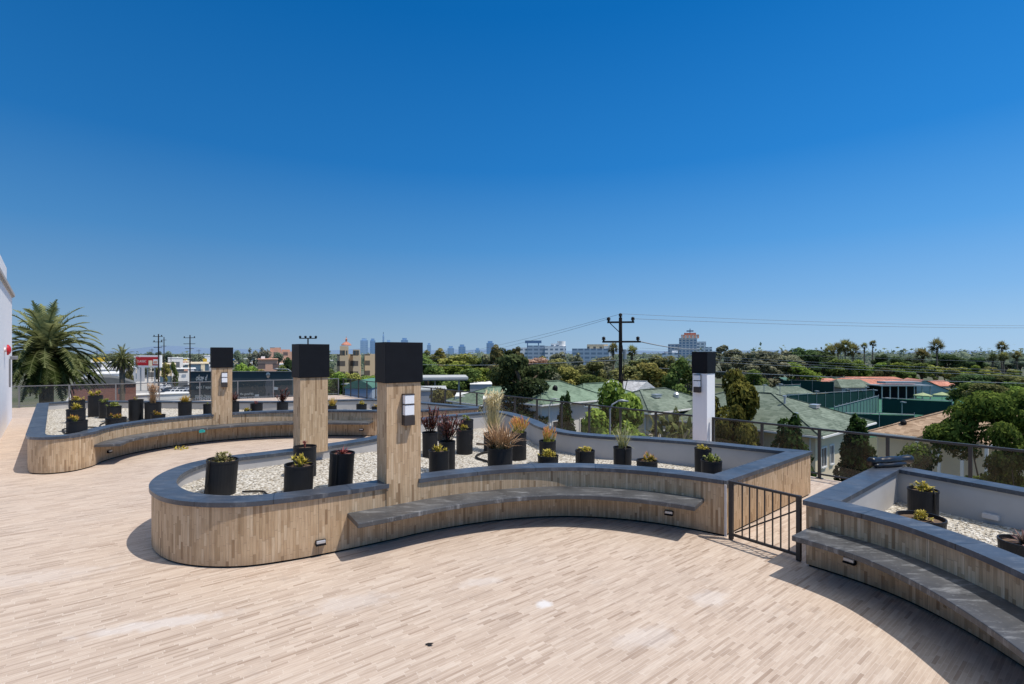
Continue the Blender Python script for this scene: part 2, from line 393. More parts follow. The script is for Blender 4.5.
def planter(label, o, gz, gaps=(), benches=(), lights=(), width=.30):
    t = thing('raised_planter', label, 'planter', (0,0,0))
    wl = inset(o, .028); ci = inset(o, width); li = inset(o, width-.03); tl = inset(o, .05); n = len(o)
    m = MB(); arc = 0
    for i in range(n):
        j = (i+1) % n; L = (wl[j]-wl[i]).length
        m.face([(wl[i].x,wl[i].y,.025),(wl[j].x,wl[j].y,.025),(wl[j].x,wl[j].y,TOP-CT),(wl[i].x,wl[i].y,TOP-CT)], .5, [(arc,.025),(arc+L,.025),(arc+L,TOP-CT),(arc,TOP-CT)]); arc += L
    m.build('wall', M['wood'], t)
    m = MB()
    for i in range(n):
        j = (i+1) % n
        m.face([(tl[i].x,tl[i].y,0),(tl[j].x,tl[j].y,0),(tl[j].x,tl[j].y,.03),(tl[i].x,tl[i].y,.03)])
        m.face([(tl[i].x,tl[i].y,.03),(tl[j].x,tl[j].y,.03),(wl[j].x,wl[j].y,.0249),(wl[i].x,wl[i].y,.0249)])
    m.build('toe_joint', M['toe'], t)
    m = MB()
    for i in range(n):
        j = (i+1) % n
        m.face([(li[j].x,li[j].y,.1),(li[i].x,li[i].y,.1),(li[i].x,li[i].y,TOP-CT),(li[j].x,li[j].y,TOP-CT)])
    m.build('inner_lining', M['lining'], t)
    skip = set()
    for (c, hx, hy, a) in gaps:
        ca, sa = math.cos(-a), math.sin(-a)
        for i in range(n):
            q = (o[i]+o[(i+1)%n]+ci[i]+ci[(i+1)%n])/4 - Vector(c)
            if (q.x*ca-q.y*sa)**2 < hx*hx and abs(q.x*sa+q.y*ca) < hy: skip.add(i)
    cp = ring(o, ci, TOP-CT, TOP, skip).build('coping', M['coping'], t)
    bv = cp.modifiers.new('weld','WELD'); bv.merge_threshold = .0005
    for (a, e, dep) in benches:
        i0 = closest(o, a); i1 = closest(o, e)
        if (i1-i0) % n > n/2: i0, i1 = i1, i0
        idx = [(i0+q) % n for q in range((i1-i0) % n + 1)]
        outb = inset(o, -dep+.028)
        mm = MB(); A = [outb[i] for i in idx]; B = [wl[i] for i in idx]; A = [x for x in A]
        z0, z1 = .415, .475
        for i in range(len(idx)-1):
            P = lambda q, z: (q.x, q.y, z)
            us = [(i*.035,.1),(i*.035+.035,.1),(i*.035+.035,.4),(i*.035,.4)]; mm.face([P(A[i],z1),P(A[i+1],z1),P(B[i+1],z1),P(B[i],z1)], .5, us); mm.face([P(A[i],z0),P(A[i+1],z0),P(A[i+1],z1),P(A[i],z1)], .5, us)
            mm.face([P(A[i+1],z0),P(A[i],z0),P(B[i],z0),P(B[i+1],z0)])
        for i, fl in ((0,1),(-1,0)):
            q = [P(A[i],z0),P(A[i],z1),P(B[i],z1),P(B[i],z0)]; mm.face(q if fl else q[::-1])
        bo = mm.build('bench_seat', M['seat'], t); bo.modifiers.new('weld','WELD').merge_threshold = .0005
        bb = bo.modifiers.new('bevel','BEVEL'); bb.width = .008; bb.segments = 2; bb.limit_method = 'ANGLE'; bb.angle_limit = R(50)
    for (p, z) in lights:
        i = closest(o, p); tg = (wl[(i+2)%n]-wl[i-2]); a = math.atan2(tg.y, tg.x); nn = Vector((tg.y,-tg.x)).normalized()
        c = wl[i]+nn*.018
        f = MB(); f.box((c.x,c.y,z), (.12,.035,.06), a); c2 = wl[i]+nn*.046; f.box((c2.x,c2.y,z-.024), (.12,.03,.012), a)
        fo = f.build('step_light', M['black'], t, bevel=.003)
        f = MB(); c3 = wl[i]+nn*.045; f.box((c3.x,c3.y,z+.012), (.105,.022,.038), a); f.build('hood', M['galv'], fo, bevel=.006)
    return t, li, wl
def gravel_bed(label, li, gz, dens, cat='gravel'):
    xs = [p.x for p in li]; ys = [p.y for p in li]
    m = MB(); st = .12; cells = {}
    x0, x1, y0, y1 = min(xs), max(xs), min(ys), max(ys)
    nx = int((x1-x0)/st)+2; ny = int((y1-y0)/st)+2
    def z(x, y): return gz(x,y) + .035*noise.noise(Vector((x*1.3,y*1.3,0)))
    vi = {}
    for i in range(nx):
        for j in range(ny):
            x = x0+i*st; y = y0+j*st
            if inside((x+st/2,y+st/2), inset_cache[id(li)]):
                ids = []
                for (a, e) in ((0,0),(1,0),(1,1),(0,1)):
                    kx = (i+a, j+e)
                    if kx not in vi: vi[kx] = len(m.v); m.v.append((x0+kx[0]*st, y0+kx[1]*st, z(x0+kx[0]*st, y0+kx[1]*st)))
                    ids.append(vi[kx])
                m.f.append(tuple(ids)); m.t.append(.5); m.uv.append(None)
    go = m.build('gravel', M['gravel'], smooth=True, kind='stuff'); tag(go, label, cat)
    pb = MB(); area = len(m.f)*st*st; n = min(int(area*dens), 14000)
    ico = [(0,0,1),(.9,0,.3),(.28,.85,.3),(-.73,.53,.3),(-.73,-.53,.3),(.28,-.85,.3),(0,0,-.6)]
    fs = [(0,1,2),(0,2,3),(0,3,4),(0,4,5),(0,5,1),(6,2,1),(6,3,2),(6,4,3),(6,5,4),(6,1,5)]
    cnt = 0
    while cnt < n:
        x = rnd.uniform(x0,x1); y = rnd.uniform(y0,y1); cnt += 1
        if not inside((x,y), li): continue
        s_ = rnd.uniform(.006,.0145); rz = rnd.uniform(0,6.3); e = rnd.uniform(.6,1.0); c, s2 = math.cos(rz), math.sin(rz); zz = z(x,y)+s_*.4; h = rnd.uniform(.55,.85)
        pb.mesh([(x+(p[0]*c-p[1]*e*s2)*s_, y+(p[0]*s2+p[1]*e*c)*s_, zz+p[2]*s_*h) for p in ico], fs, rnd.random())
    po = pb.build('pebbles', M['pebble'], go, smooth=True, kind='stuff')
    return z
inset_cache = {}

A_runs = [
 [(2.85,6.65),(2.4,6.96),(1.93,7.2),(1.39,7.37),(.8,7.44),(.29,7.39),(-.21,7.26),(-.75,7.03),(-1.25,6.74),(-1.65,6.45),(-2.18,6.1),(-2.59,5.87),(-3.07,5.69),(-3.55,5.69),(-4.0,5.83),(-4.38,6.1),(-4.65,6.4),(-4.86,6.78),(-5.0,7.3),(-4.98,7.8),(-4.7,8.27),(-4.3,8.6),(-3.92,8.93),(-3.5,9.38),(-3.1,9.85),(-2.8,10.35),(-2.62,11.0),(-2.6,11.8),(-2.55,12.6),(-2.35,13.25),(-1.7,13.85),(-.45,14.85)],
 [(-.45,14.85),(-.1,14.45),(.3,13.6),(.63,12.69),(.95,11.5),(1.38,10.82),(1.9,10.48),(2.75,10.2),(3.64,9.75),(4.38,9.22),(5.22,8.67)],
 [(5.22,8.67),(2.85,6.65)]]
B_runs = [
 [(-1.05,15.45),(-2.7,14.8),(-4.02,14.72),(-5.45,14.78),(-6.56,14.68),(-7.4,14.4),(-8.1,13.98),(-8.75,13.3),(-9.1,12.6),(-9.25,11.9),(-9.2,11.3),(-9.02,10.75),(-9.08,10.3),(-9.35,10.1),(-9.75,10.12),(-10.12,10.4)],
 [(-10.12,10.4),(-16.1,16.95)],
 [(-16.1,16.95),(-15.7,17.75)],
 [(-15.7,17.75),(-15.2,17.8),(-9.85,17.75),(-7.86,17.85),(-6.47,18.3),(-5.06,18.6)],
 [(-5.06,18.6),(-3.23,17.5),(-1.05,15.9)],
 [(-1.05,15.9),(-1.05,15.45)]]
C_runs = [
 [(3.36,5.78),(3.6,5.45),(3.82,5.05),(3.95,4.43),(3.93,3.75),(3.75,2.95),(3.4,2.2),(2.85,1.4),(2.5,.7),(2.6,.1),(3.1,-.25),(4.0,-.2),(6.6,.4),(8.4,1.6),(8.5,2.3)],
 [(8.5,2.3),(5.75,7.76)],
 [(5.75,7.76),(3.36,5.78)]]
K = 865/850
oA = outline(A_runs, K); oB = outline(B_runs, K); oC = outline(C_runs, K)

def gA(x, y): return .30 + .26/(1+math.exp((x+2.2)*2.2))
def gB(x, y): return .42 + .10/(1+math.exp((x+9.5)))
def gC(x, y): return .27

# lamp pillars: centre, turn
P2 = (-1.50, 6.92, R(37)); P1 = (-3.83, 9.24, R(43)); P3 = (-8.28, 14.66, R(35))
PW, PD = .50, .32
def pillar(label, cx, cy, a, z0, ztop=2.71, zcap=2.16, front_normal_sign=1):
    t = thing('lamp_pillar', label, 'pillar', (cx,cy,0), a, 'lamp pillars on the planters')
    m = MB(); m.uvbox((0,0,(z0+zcap)/2), (PW,PD,zcap-z0)); m.build('shaft', M['wood'], t)
    m = MB(); m.box((0,0,(zcap+ztop)/2), (PW+.045,PD+.045,ztop-zcap)); m.build('cap', M['black'], t, bevel=.006)
    return t
def wall_lamp(t, x, y, z, rz=0):
    e = bpy.data.objects.new('wall_lamp', None); col.objects.link(e); e.parent = t; e.location = (x,y,z); e.rotation_euler = (0,0,rz)
    m = MB(); m.box((0,-.012,.03), (.15,.024,.42)); m.box((0,-.05,-.115), (.15,.1,.13)); m.box((0,-.05,.235), (.15,.1,.014)); m.box((0,-.05,.1),(.15,.1,.012)); m.build('housing', M['bronze'], e, bevel=.003)
    m = MB(); m.box((0,-.05,.024), (.136,.09,.138)); m.build('diffuser', M['lampglass'], e, bevel=.006)
    m = MB(); m.box((0,-.05,.167), (.136,.09,.12)); m.build('diffuser', M['lampglass'], e, bevel=.006)

# pillar faces flush with the wall it grows out of
def flush(o, p, a, outward=True, d=.028, extra=.004):
    wl = inset(o, d); i = closest(wl, p); q = wl[i]; nrm = Vector((math.sin(a), -math.cos(a)))
    tg = Vector((math.cos(a), math.sin(a)))
    # slide so that the front face just covers every wall point across its width
    m = max((w_-q).dot(nrm) for w_ in wl if abs((w_-q).dot(tg)) < PW/2 and (w_-q).length < .6)
    return q + nrm*(m+extra-PD/2)
i2 = flush(oA, (-1.395,6.655), P2[2]); P2 = (i2.x, i2.y, P2[2])
wlA_in = inset(oA, .275); i1 = closest(wlA_in, (-3.59,9.03)); q1 = wlA_in[i1]; n1 = Vector((math.sin(P1[2]),-math.cos(P1[2]))); c1 = q1 + n1*(.13-PD/2); P1 = (c1.x, c1.y, P1[2])
i3 = flush(oB, (-8.17,14.12), P3[2]); P3 = (i3.x, i3.y, P3[2])

tA, liA, wlA = planter('long S-shaped wood tiled planter in the middle with a curved bench and two pillars', oA, gA,
   gaps=[((P2[0],P2[1]), PW/2-.02, .45, P2[2]), ((P1[0],P1[1]), PW/2-.02, .45, P1[2])], benches=[((-2.02*K,6.2*K),(2.62*K,6.82*K),.47)], lights=[((-2.28,6.05),.175),((2.25,7.15),.2)])
tB, liB, wlB = planter('far left wood tiled planter with a long curved bench, beside the white wall', oB, gB,
   gaps=[((P3[0],P3[1]), PW/2-.02, .45, P3[2])], benches=[((-9.22,11.05),(-4.15,14.95),.5)], lights=[((-9.3,11.7),.2),((-4.5,15.0),.2)])
tC, liC, wlC = planter('near right wood tiled planter with a curved bench, cut by the photo edge', oC, gC,
   benches=[((3.455,5.815),(2.6,.6),.48)], lights=[((3.72,5.5),.22)])
# overflow outlet in the back lining of the near right planter
m = MB(); dv = Vector((8.5-5.75, 2.3-7.76)).normalized(); nv = Vector((dv.y,-dv.x)); 
pc = Vector((5.75,7.76))*K + dv*1.42 + nv*.3
m.box((pc.x,pc.y,.375), (.17,.06,.065), math.atan2(dv.y,dv.x)); m.build('overflow_outlet', M['trim'], tC, bevel=.006)
for li in (liA, liB, liC): inset_cache[id(li)] = inset(li, -.1)
zA = gravel_bed('bed of white pebbles inside the middle planter', liA, gA, 420)
zB = gravel_bed('bed of white pebbles inside the far left planter', liB, gB, 130)
zC = gravel_bed('bed of white pebbles inside the near right planter', liC, gC, 1100)

t = pillar('wood tiled pillar with black cap and white lamp at the front of the middle planter', P2[0], P2[1], P2[2], .027, 2.645, 2.10); wall_lamp(t, .04, -PD/2, 1.71)
t = pillar('lampless wood tiled pillar with black cap on the back edge of the middle planter', P1[0], P1[1], P1[2], TOP-CT-.003, 2.66, 2.06)
t = pillar('wood tiled pillar with black cap and small lamp on the far left planter', P3[0], P3[1], P3[2], .027, 2.66, 2.08); wall_lamp(t, .05, -PD/2, 1.71)
# white pillar in the railing
WP = (4.57, railR(4.57)+.06); ar = math.atan2(-.774,.633)
t = thing('lamp_pillar', 'white plastered pillar with black cap standing in the line of the glass railing', 'pillar', (WP[0],WP[1],0), ar, 'lamp pillars on the planters')
m = MB(); m.box((0,0,1.01), (.37,.36,2.02)); m.build('shaft', M['white'], t, bevel=.006)
m = MB(); m.box((0,0,2.275), (.40,.39,.51)); m.build('cap', M['black'], t, bevel=.006); wall_lamp(t, -.03, -.18, 1.75)

# ------------------------------------------------------------------ gate
ga = Vector((2.92,6.715)); gb = Vector((3.455,5.985)); gd = (gb-ga); gl_ = gd.length; gang = math.atan2(gd.y, gd.x)
t = thing('gate', 'dark metal gate of thin upright bars with a diagonal brace between two planters', 'gate', (ga.x,ga.y,0), gang)
m = MB(); m.box((.025,0,.40), (.055,.045,.78)); m.build('post', M['gate'], t, bevel=.004)
m = MB(); m.box((gl_-.02,0,.40), (.05,.05,.78)); m.build('post', M['gate'], t, bevel=.004)
m = MB(); m.box((gl_/2,0,.775), (gl_-.03,.036,.028)); m.build('top_rail', M['gate'], t)
m = MB(); m.box((gl_/2,0,.075), (gl_-.03,.034,.03)); m.build('bottom_rail', M['gate'], t)
for i in range(7):
    x = .07+(gl_-.115)*(i+1)/8+.01
    m = MB(); m.box((x,0,.425), (.014,.014,.67)); m.build('bar', M['gate'], t)
m = MB(); m.beam((.08,.0,.11), (gl_-.05,.0,.60), .012, .018); m.build('brace', M['gate'], t)
m = MB(); m.box((-.055,-.0,.37), (.03,.012,.7)); m.build('jamb_trim', M['trim'], t)

# ------------------------------------------------------------------ glass railings
def railing(label, p, q, spacing, mat_, first=0, h=1.0, lower=True, name='glass_railing'):
    p = Vector(p); q = Vector(q); d = q-p; L = d.length; a = math.atan2(d.y,d.x)
    t = thing(name, label, 'railing', (p.x,p.y,0), a)
    m = MB(); m.box((L/2,0,h-.02), (L,.055,.04)); m.build('top_rail', mat_, t, bevel=.004)
    if lower: m = MB(); m.box((L/2,0,.09), (L,.035,.03)); m.build('bottom_rail', mat_, t)
    x = first; xs = []
    while x < L: xs.append(x); x += spacing
    for x in xs:
        m = MB(); m.box((x+.025,0,h/2-.01), (.05,.05,h-.05)); m.box((x+.025,0,.006), (.12,.1,.012)); m.build('post', mat_, t)
    ed = xs+[L]
    for i in range(len(ed)-1):
        if ed[i+1]-ed[i] < .3: continue
        m = MB(); xa, xb = ed[i]+.055, ed[i+1]-.005; m.face([(xa,0,.115),(xb,0,.115),(xb,0,h-.045),(xa,0,h-.045)]); m.build('glass_pane', M['glass'], t)
    return t
dr = Vector((.633,-.774))
wpv = Vector((4.57, railR(4.57)))
railing('bronze framed glass railing running right from the white pillar', wpv+dr*.19, wpv+dr*.19+dr*9.5, 1.12, M['rail'])
railing('bronze framed glass railing between the white pillar and the far terrace corner', wpv-dr*.19, (-10.1,29.78), 1.14, M['rail'])
railing('grey framed glass railing along the far left side of the terrace', (-10.3,29.75), (-22.75,railL(-22.75)), 1.75, M['alu'])

# ------------------------------------------------------------------ white building at the left
t = thing('white_building', 'white plastered building end with a grey cornice at the left edge', 'building', (-19.2,19.2,0))
f0 = Vector((0,0)); fd = Vector((4.0,-4.3)).normalized(); left = Vector((-.732,-.681))
poly = [f0, f0+fd*10.5, f0+fd*10.5+left*9, f0+left*9]
m = MB(); m.prism([(p.x,p.y) for p in poly], 0, 4.62); m.build('wall', M['white'], t)
cpoly = [f0+fd*-.04-left*.04, f0+fd*10.5-left*.04, f0+fd*10.5+left*9, f0-fd*.04+left*9]
m = MB(); m.prism([(p.x,p.y) for p in cpoly], 4.62, 4.66); 
c2 = [f0+fd*-.1-left*.08, f0+fd*10.5-left*.08, f0+fd*10.5+left*9, f0-fd*.1+left*9]; m.prism([(p.x,p.y) for p in c2], 4.66, 4.76); m.build('cornice', M['lining'], t)
c3 = [f0+fd*4.9-left*.06, f0+fd*10.5-left*.06, f0+fd*10.5+left*6, f0+fd*4.9+left*6]
m = MB(); m.prism([(p.x,p.y) for p in c3], 4.76, 5.15); m.build('parapet_block', M['white'], t)
t2 = thing('alarm_bell', 'red round alarm bell fixed on the white wall', 'alarm bell', (0,0,0))
nb = -left; pb_ = Vector((-19.2,19.2))+fd*4.75+nb*.0; 
m = MB(); m.tube([(pb_.x,pb_.y,2.6),(pb_.x+nb.x*.06,pb_.y+nb.y*.06,2.6)], .07, 14); m.build('mount', M['white'], t2)
m = MB(); m.tube([(pb_.x+nb.x*q,pb_.y+nb.y*q,2.6) for q in (.06,.1,.14,.16)], [.17,.16,.10,.03], 18); m.build('gong', M['red'], t2, smooth=True)
pl_ = Vector((-19.2,19.2))+fd*1.9
t2 = thing('wall_light', 'small grey wall light with conduit below it on the white wall', 'wall light', (0,0,0))
m = MB(); m.box((pl_.x+nb.x*.12,pl_.y+nb.y*.12,2.33), (.25,.2,.13), math.atan2(fd.y,fd.x)); m.build('housing', M['alu'], t2, bevel=.02)
m = MB(); m.tube([(pl_.x+nb.x*.03+fd.x*.35,pl_.y+nb.y*.03+fd.y*.35,2.3),(pl_.x+nb.x*.03+fd.x*.35,pl_.y+nb.y*.03+fd.y*.35,1.3)], .025, 8); m.build('conduit', M['alu'], t2)

# ------------------------------------------------------------------ pots and their plants
def blade(m, base, dirv, L, w, curve, segs=4, t0=.2, t1=1.0, fold=.0):
    # leaf strip arching outwards
    base = Vector(base); d = Vector(dirv).normalized(); side = d.cross(Vector((0,0,1)))
    if side.length < 1e-3: side = Vector((1,0,0))
    side.normalize(); p = base.copy(); prev = None
    for i in range(segs+1):
        f = i/segs; ww = w*(1-f**1.6)*(.6+.4*min(1,f*4))
        a, e = p-side*ww/2, p+side*ww/2
        if prev: m.face([prev[0],prev[1],e,a], t0+(t1-t0)*(i-.5)/segs)
        prev = (a, e); d = (d+Vector((0,0,-curve/segs))).normalized(); p = p+d*L/segs
def rdir(r, lo, hi):
    a = r.uniform(0,2*math.pi); e = r.uniform(R(lo),R(hi)); return Vector((math.cos(a)*math.cos(e), math.sin(a)*math.cos(e), math.sin(e)))
PM = {
 'yellowgreen': tipmat('yellow green succulent', [(0,(.13,.15,.02)),(.5,(.46,.38,.05)),(1,(.66,.46,.09))]),
 'green': tipmat('green succulent', [(0,(.08,.11,.02)),(.6,(.26,.29,.05)),(1,(.44,.42,.11))]),
 'dusty': tipmat('dusty olive succulent', [(0,(.09,.09,.03)),(.6,(.27,.24,.09)),(1,(.42,.36,.17))]),
 'redtip': tipmat('red tipped succulent', [(0,(.12,.16,.02)),(.5,(.40,.30,.04)),(.8,(.52,.20,.04)),(1,(.45,.05,.04))]),
 'red': tipmat('red rosette', [(0,(.16,.05,.03)),(1,(.38,.05,.06))]),
 'burgundy': tipmat('burgundy foliage', [(0,(.03,.02,.012)),(.5,(.17,.05,.04)),(1,(.33,.13,.08))]),
 'straw': tipmat('straw grass', [(0,(.22,.22,.07)),(.4,(.54,.46,.22)),(1,(.80,.68,.42))]),
 'pale': tipmat('pale spiky leaves', [(0,(.22,.22,.07)),(.5,(.48,.45,.2)),(1,(.62,.56,.33))]),
 'rust': tipmat('rust brown grass', [(0,(.18,.13,.05)),(.5,(.46,.28,.15)),(1,(.66,.46,.30))]),
 'fire': tipmat('fire coloured sticks', [(0,(.13,.18,.02)),(.4,(.52,.44,.06)),(.75,(.72,.40,.10)),(1,(.70,.25,.16))]),
 'yellow': tipmat('yellow plume', [(0,(.2,.2,.03)),(.5,(.55,.36,.06)),(1,(.66,.47,.15))]),
 'purple': tipmat('dull purple rosette', [(0,(.12,.09,.05)),(1,(.26,.13,.13))]),
}
def plant_mesh(kind, s, r):
    # s: radius of the pot
    m = MB()
    if kind == 'clump':                                 # bushy paddle-leaved succulent
        for i in range(26):
            c = rdir(r, 5, 85)*s*r.uniform(.25,.85); c.z *= .75
            for q in range(11):
                d = (rdir(r, -10, 90)+Vector((c.x,c.y,.0))*1.5/s).normalized(); blade(m, c+d*s*.06, d, s*r.uniform(.18,.32), s*.15, .35, 2, .15+r.random()*.3, .6+r.random()*.4)
        for i in range(9): d = rdir(r, 30, 85); m.tube([(0,0,-.03), d*s*.5], s*.035, 5, .1)
    elif kind == 'rosette':                             # several pointed rosettes
        for i in range(r.choice((5,6,7))):
            a = r.uniform(0,6.28); q = r.uniform(.1,.62)*s; c = Vector((math.cos(a)*q, math.sin(a)*q, s*r.uniform(.05,.5)))
            m.tube([(c.x*.4,c.y*.4,-.03), c], s*.04, 5, .15)
            for j in range(22): blade(m, c, rdir(r, 5, 80), s*r.uniform(.35,.55), s*.13, .15, 3, .05, r.uniform(.7,1))
    elif kind == 'spread':                              # one open rosette
        for j in range(34): blade(m, (0,0,.0), rdir(r, 15, 80), s*r.uniform(.55,.95), s*.15, .5, 4, .0, r.uniform(.6,1))
    elif kind == 'sparse':
        for j in range(7):
            d = rdir(r, 45, 85); m.tube([(0,0,-.03), d*s*.35, d*s*.6+Vector((r.uniform(-.1,.1)*s,0,s*.1))], [s*.04,s*.03,s*.015], 5, .2)
            for q in range(3): blade(m, d*s*.5, rdir(r,10,80), s*.25, s*.09, .2, 2, .2, .9)
    elif kind == 'strap':                               # upright bush of strap leaves on stems
        for i in range(16):
            d = rdir(r, 48, 88); L = s*r.uniform(.9,2.2); e = d*L; m.tube([(d.x*s*.2,d.y*s*.2,-.03), e], s*.03, 5, .05)
            for j in range(24):
                f = r.uniform(.25,1); blade(m, e*f, (rdir(r, 0, 75)+d*.3), s*r.uniform(.35,.62), s*.09, .5, 3, .15, r.uniform(.4,1))
    elif kind == 'sticks':
        for i in range(60):
            d = rdir(r, 50, 89); p = Vector((r.uniform(-.45,.45)*s, r.uniform(-.45,.45)*s, -.02)); L = s*r.uniform(1.0,2.1)
            q1 = p+d*L*.45; d2 = (d+rdir(r, 0, 80)*.25).normalized(); q2 = q1+d2*L*.3
            m.tube([p,q1], s*.028, 4, .1+r.random()*.15); m.tube([q1,q2], s*.03, 4, .35+r.random()*.25)
            for j in range(4):
                d3 = (d2+rdir(r,0,80)*.45).normalized(); m.tube([q2-d2*L*.05*j, q2-d2*L*.05*j+d3*L*.26], [s*.032,s*.022], 4, min(1,.55+r.random()*.5))
    elif kind == 'tallgrass':
        for i in range(260): blade(m, (r.uniform(-.5,.5)*s,r.uniform(-.5,.5)*s,0), rdir(r, 64, 89), s*r.uniform(2.0,4.2), s*.06, r.uniform(.2,1.1), 6, .1, r.uniform(.6,1))
        for i in range(80):
            d = rdir(r, 73, 89); L = s*r.uniform(3.6,5.0); e = d*L; m.tube([(0,0,0), e], s*.012, 4, .6)
            for j in range(16): f = r.uniform(.62,1.03); blade(m, e*f, (d*.7+rdir(r,-10,60)*.6), s*.5, s*.085, .6, 2, .75, 1)
    elif kind == 'grass':
        for i in range(340): blade(m, (r.uniform(-.5,.5)*s,r.uniform(-.5,.5)*s,0), rdir(r, 42, 88), s*r.uniform(1.0,2.0), s*.08, r.uniform(.3,1.2), 5, .05, r.uniform(.5,1))
    elif kind == 'spiky':
        for i in range(46): blade(m, (r.uniform(-.35,.35)*s,r.uniform(-.35,.35)*s,0), rdir(r, 52, 88), s*r.uniform(1.6,3.2), s*.11, r.uniform(.05,.5), 5, .1, r.uniform(.6,1))
        for i in range(10): blade(m, (0,0,.05), rdir(r, 25, 50), s*r.uniform(1.6,2.5), s*.09, 1.3, 6, .0, .35)
    elif kind == 'plume':
        for i in range(120): blade(m, (r.uniform(-.4,.4)*s,r.uniform(-.4,.4)*s,0), rdir(r, 50, 88), s*r.uniform(1.0,2.0), s*.1, r.uniform(.1,.7), 4, .1, r.uniform(.6,1))
    return m
def pot(px, py, wpx, D, kind, mk, label, ps=1.0, drip=False, gz=gA, lean=0):
    X = bear(px, D); rim = zat(py, D); r = wpx*D/500/2/(1+.30*abs(px-512)/500); z0 = gz(X, D); h = rim-z0+.02
    t = thing('potted_plant', label, 'potted plant', (X, D, z0-.02), rnd.uniform(0,6), 'black pots of succulents and grasses in the planters')
    m = MB(); m.lathe([(0,0),(r*.97,0),(r*.985,.02),(r*1.0,h-.03),(r*1.03,h-.028),(r*1.03,h),(r*.96,h),(r*.94,h-.06),(0,h-.06)], n=30)
    m.build('pot', M['pot'], t, smooth=False, bevel=0)
    m = MB(); rr = random.Random(int(px*7)); n = 18; 
    ringp = [(r*.945*math.cos(6.2832*q/n), r*.945*math.sin(6.2832*q/n), h-.045) for q in range(n)]
    for q in range(n): m.face([ringp[q], ringp[(q+1)%n], (0,0,h-.03+rr.uniform(-.01,.01))])
    m.build('soil', M['soil'], t)
    pm = plant_mesh(kind, r*ps*(1.32 if kind in ('clump','rosette','spread') else 1.15), rr); pm.v = [(x,y,z+h-.035) for (x,y,z) in pm.v]; pm.build('foliage', PM[mk], t)
    if drip:
        a = rr.uniform(3.6,5.4); 
        m = MB(); pts = [(.3*r*math.cos(a),.3*r*math.sin(a),h-.02),(.9*r*math.cos(a),.9*r*math.sin(a),h+.03),(1.07*r*math.cos(a),1.07*r*math.sin(a),h-.02),(1.08*r*math.cos(a),1.08*r*math.sin(a),h*.5),(1.25*r*math.cos(a),1.25*r*math.sin(a),.03)]
        t.rotation_euler.z = 0
        m.tube(pts, .011, 6); m.build('drip_tube', M['hose'], t)
    if lean: t.rotation_euler = (0, lean, 0)
    return t
pot(220,459,33,6.9,'clump','dusty','potted plant with dusty green leaves alone at the round end of the middle planter', .74, True, lean=R(4.5))
pot(298,464,31,6.95,'rosette','yellowgreen','short black pot with yellow green rosettes in front of the lampless back pillar', .8, lean=R(2.5))
pot(305,446,24,8.0,'sparse','red','tall black pot with bare twigs right at the foot of the lampless pillar', .9)
pot(340,452,26,7.35,'spread','red','black pot with flat red leaves and a hose, left of the lamp pillar', .75, True, lean=R(3.5))
pot(430,432,16,10.3,'strap','burgundy','black pot with upright burgundy foliage right beside the lamp pillar', 1.45)
pot(447,441,17,9.0,'strap','burgundy','black pot with burgundy foliage directly behind the yellow pot right of the lamp pillar', 1.45)
pot(439,450,21,8.0,'rosette','yellowgreen','front black pot with a yellow rosette just right of the lamp pillar', .75)
pot(464.5,429,17,10.9,'rosette','yellowgreen','black pot with yellow leaves before another pot at the middle planter far wall', .8)
pot(467,419.5,13,12.7,'rosette','green','rearmost black pot with a small green tuft at the far wall of the middle planter', .9)
pot(443.5,423,13,12.2,'sparse','burgundy','nearly hidden black pot behind the burgundy plants', .9)
pot(493,433,19,11.2,'tallgrass','straw','tallest potted plant, a pale feathery grass in the middle planter', .8)
pot(500,447,25,8.4,'grass','rust','black pot with a tuft of rust brown grass in front of the tall pale grass', 1.15)
pot(518.5,432,16,10.3,'sticks','fire','black pot with orange pencil stems right of the brown grass', 1.05)
pot(547.5,440.5,17,9.8,'sticks','fire','black pot with pink and yellow pencil stems at the bend of the back wall', .95)
pot(548,455,21,8.5,'clump','yellowgreen','low black pot with olive leaves in front of the pink and yellow pencil stems', .8)
pot(585,450,20,8.9,'clump','yellowgreen','black pot with yellow green leaves just left of the pale spiky plant', .7, True)
pot(622.5,447,19,9.0,'spiky','pale','black pot with a pale spiky fountain of leaves in the middle planter', .95, True)
pot(647,460,22,8.35,'rosette','redtip','low black pot with red and yellow leaves right of the pale spiky plant', .8)
pot(703,448,18,8.75,'clump','yellowgreen','taller of the two black pots below the white pillar, with a small yellow plant', .7)
pot(711.5,460,22,8.1,'clump','green','shorter and nearer of the two black pots below the white pillar, with low green leaves', .85)
Bg = dict(gz=gB)
pot(77,420.5,21,11.2,'rosette','redtip','front left black pot with red and yellow leaves in the far left planter', .8, **Bg)
pot(76,409,19,12.7,'rosette','yellowgreen','black pot with yellow leaves just behind the front left pot of the far left planter', .9, **Bg)
pot(77,400,16,14.2,'clump','yellowgreen','third black pot back in the row at the left end of the far left planter', .9, **Bg)
pot(95.5,395.5,15,15.6,'rosette','yellowgreen','tall black pot with yellow leaves at the back left of the far left planter', .95, **Bg)
pot(105,402,12,15.3,'rosette','green','slim black pot hidden behind the second front pot of the far left planter', 1.0, **Bg)
pot(114,406,15,14.5,'clump','green','black pot with bushy green leaves behind the low front pot of the far left planter', .95, **Bg)
pot(116,417.5,21,13.3,'rosette','redtip','low wide black pot with an orange red plant in the far left planter', .6, **Bg)
pot(136,399.5,15,15.0,'sparse','yellowgreen','straight black pot with almost bare soil in the middle of the far left planter', .9, **Bg)
pot(153,402.5,17,15.0,'tallgrass','rust','black pot with thin upright grass right of the bare pot in the far left planter', .5, **Bg)
pot(158,414.5,15,14.2,'rosette','redtip','low black pot with a bright orange red plant before the thin grass', .8, **Bg)
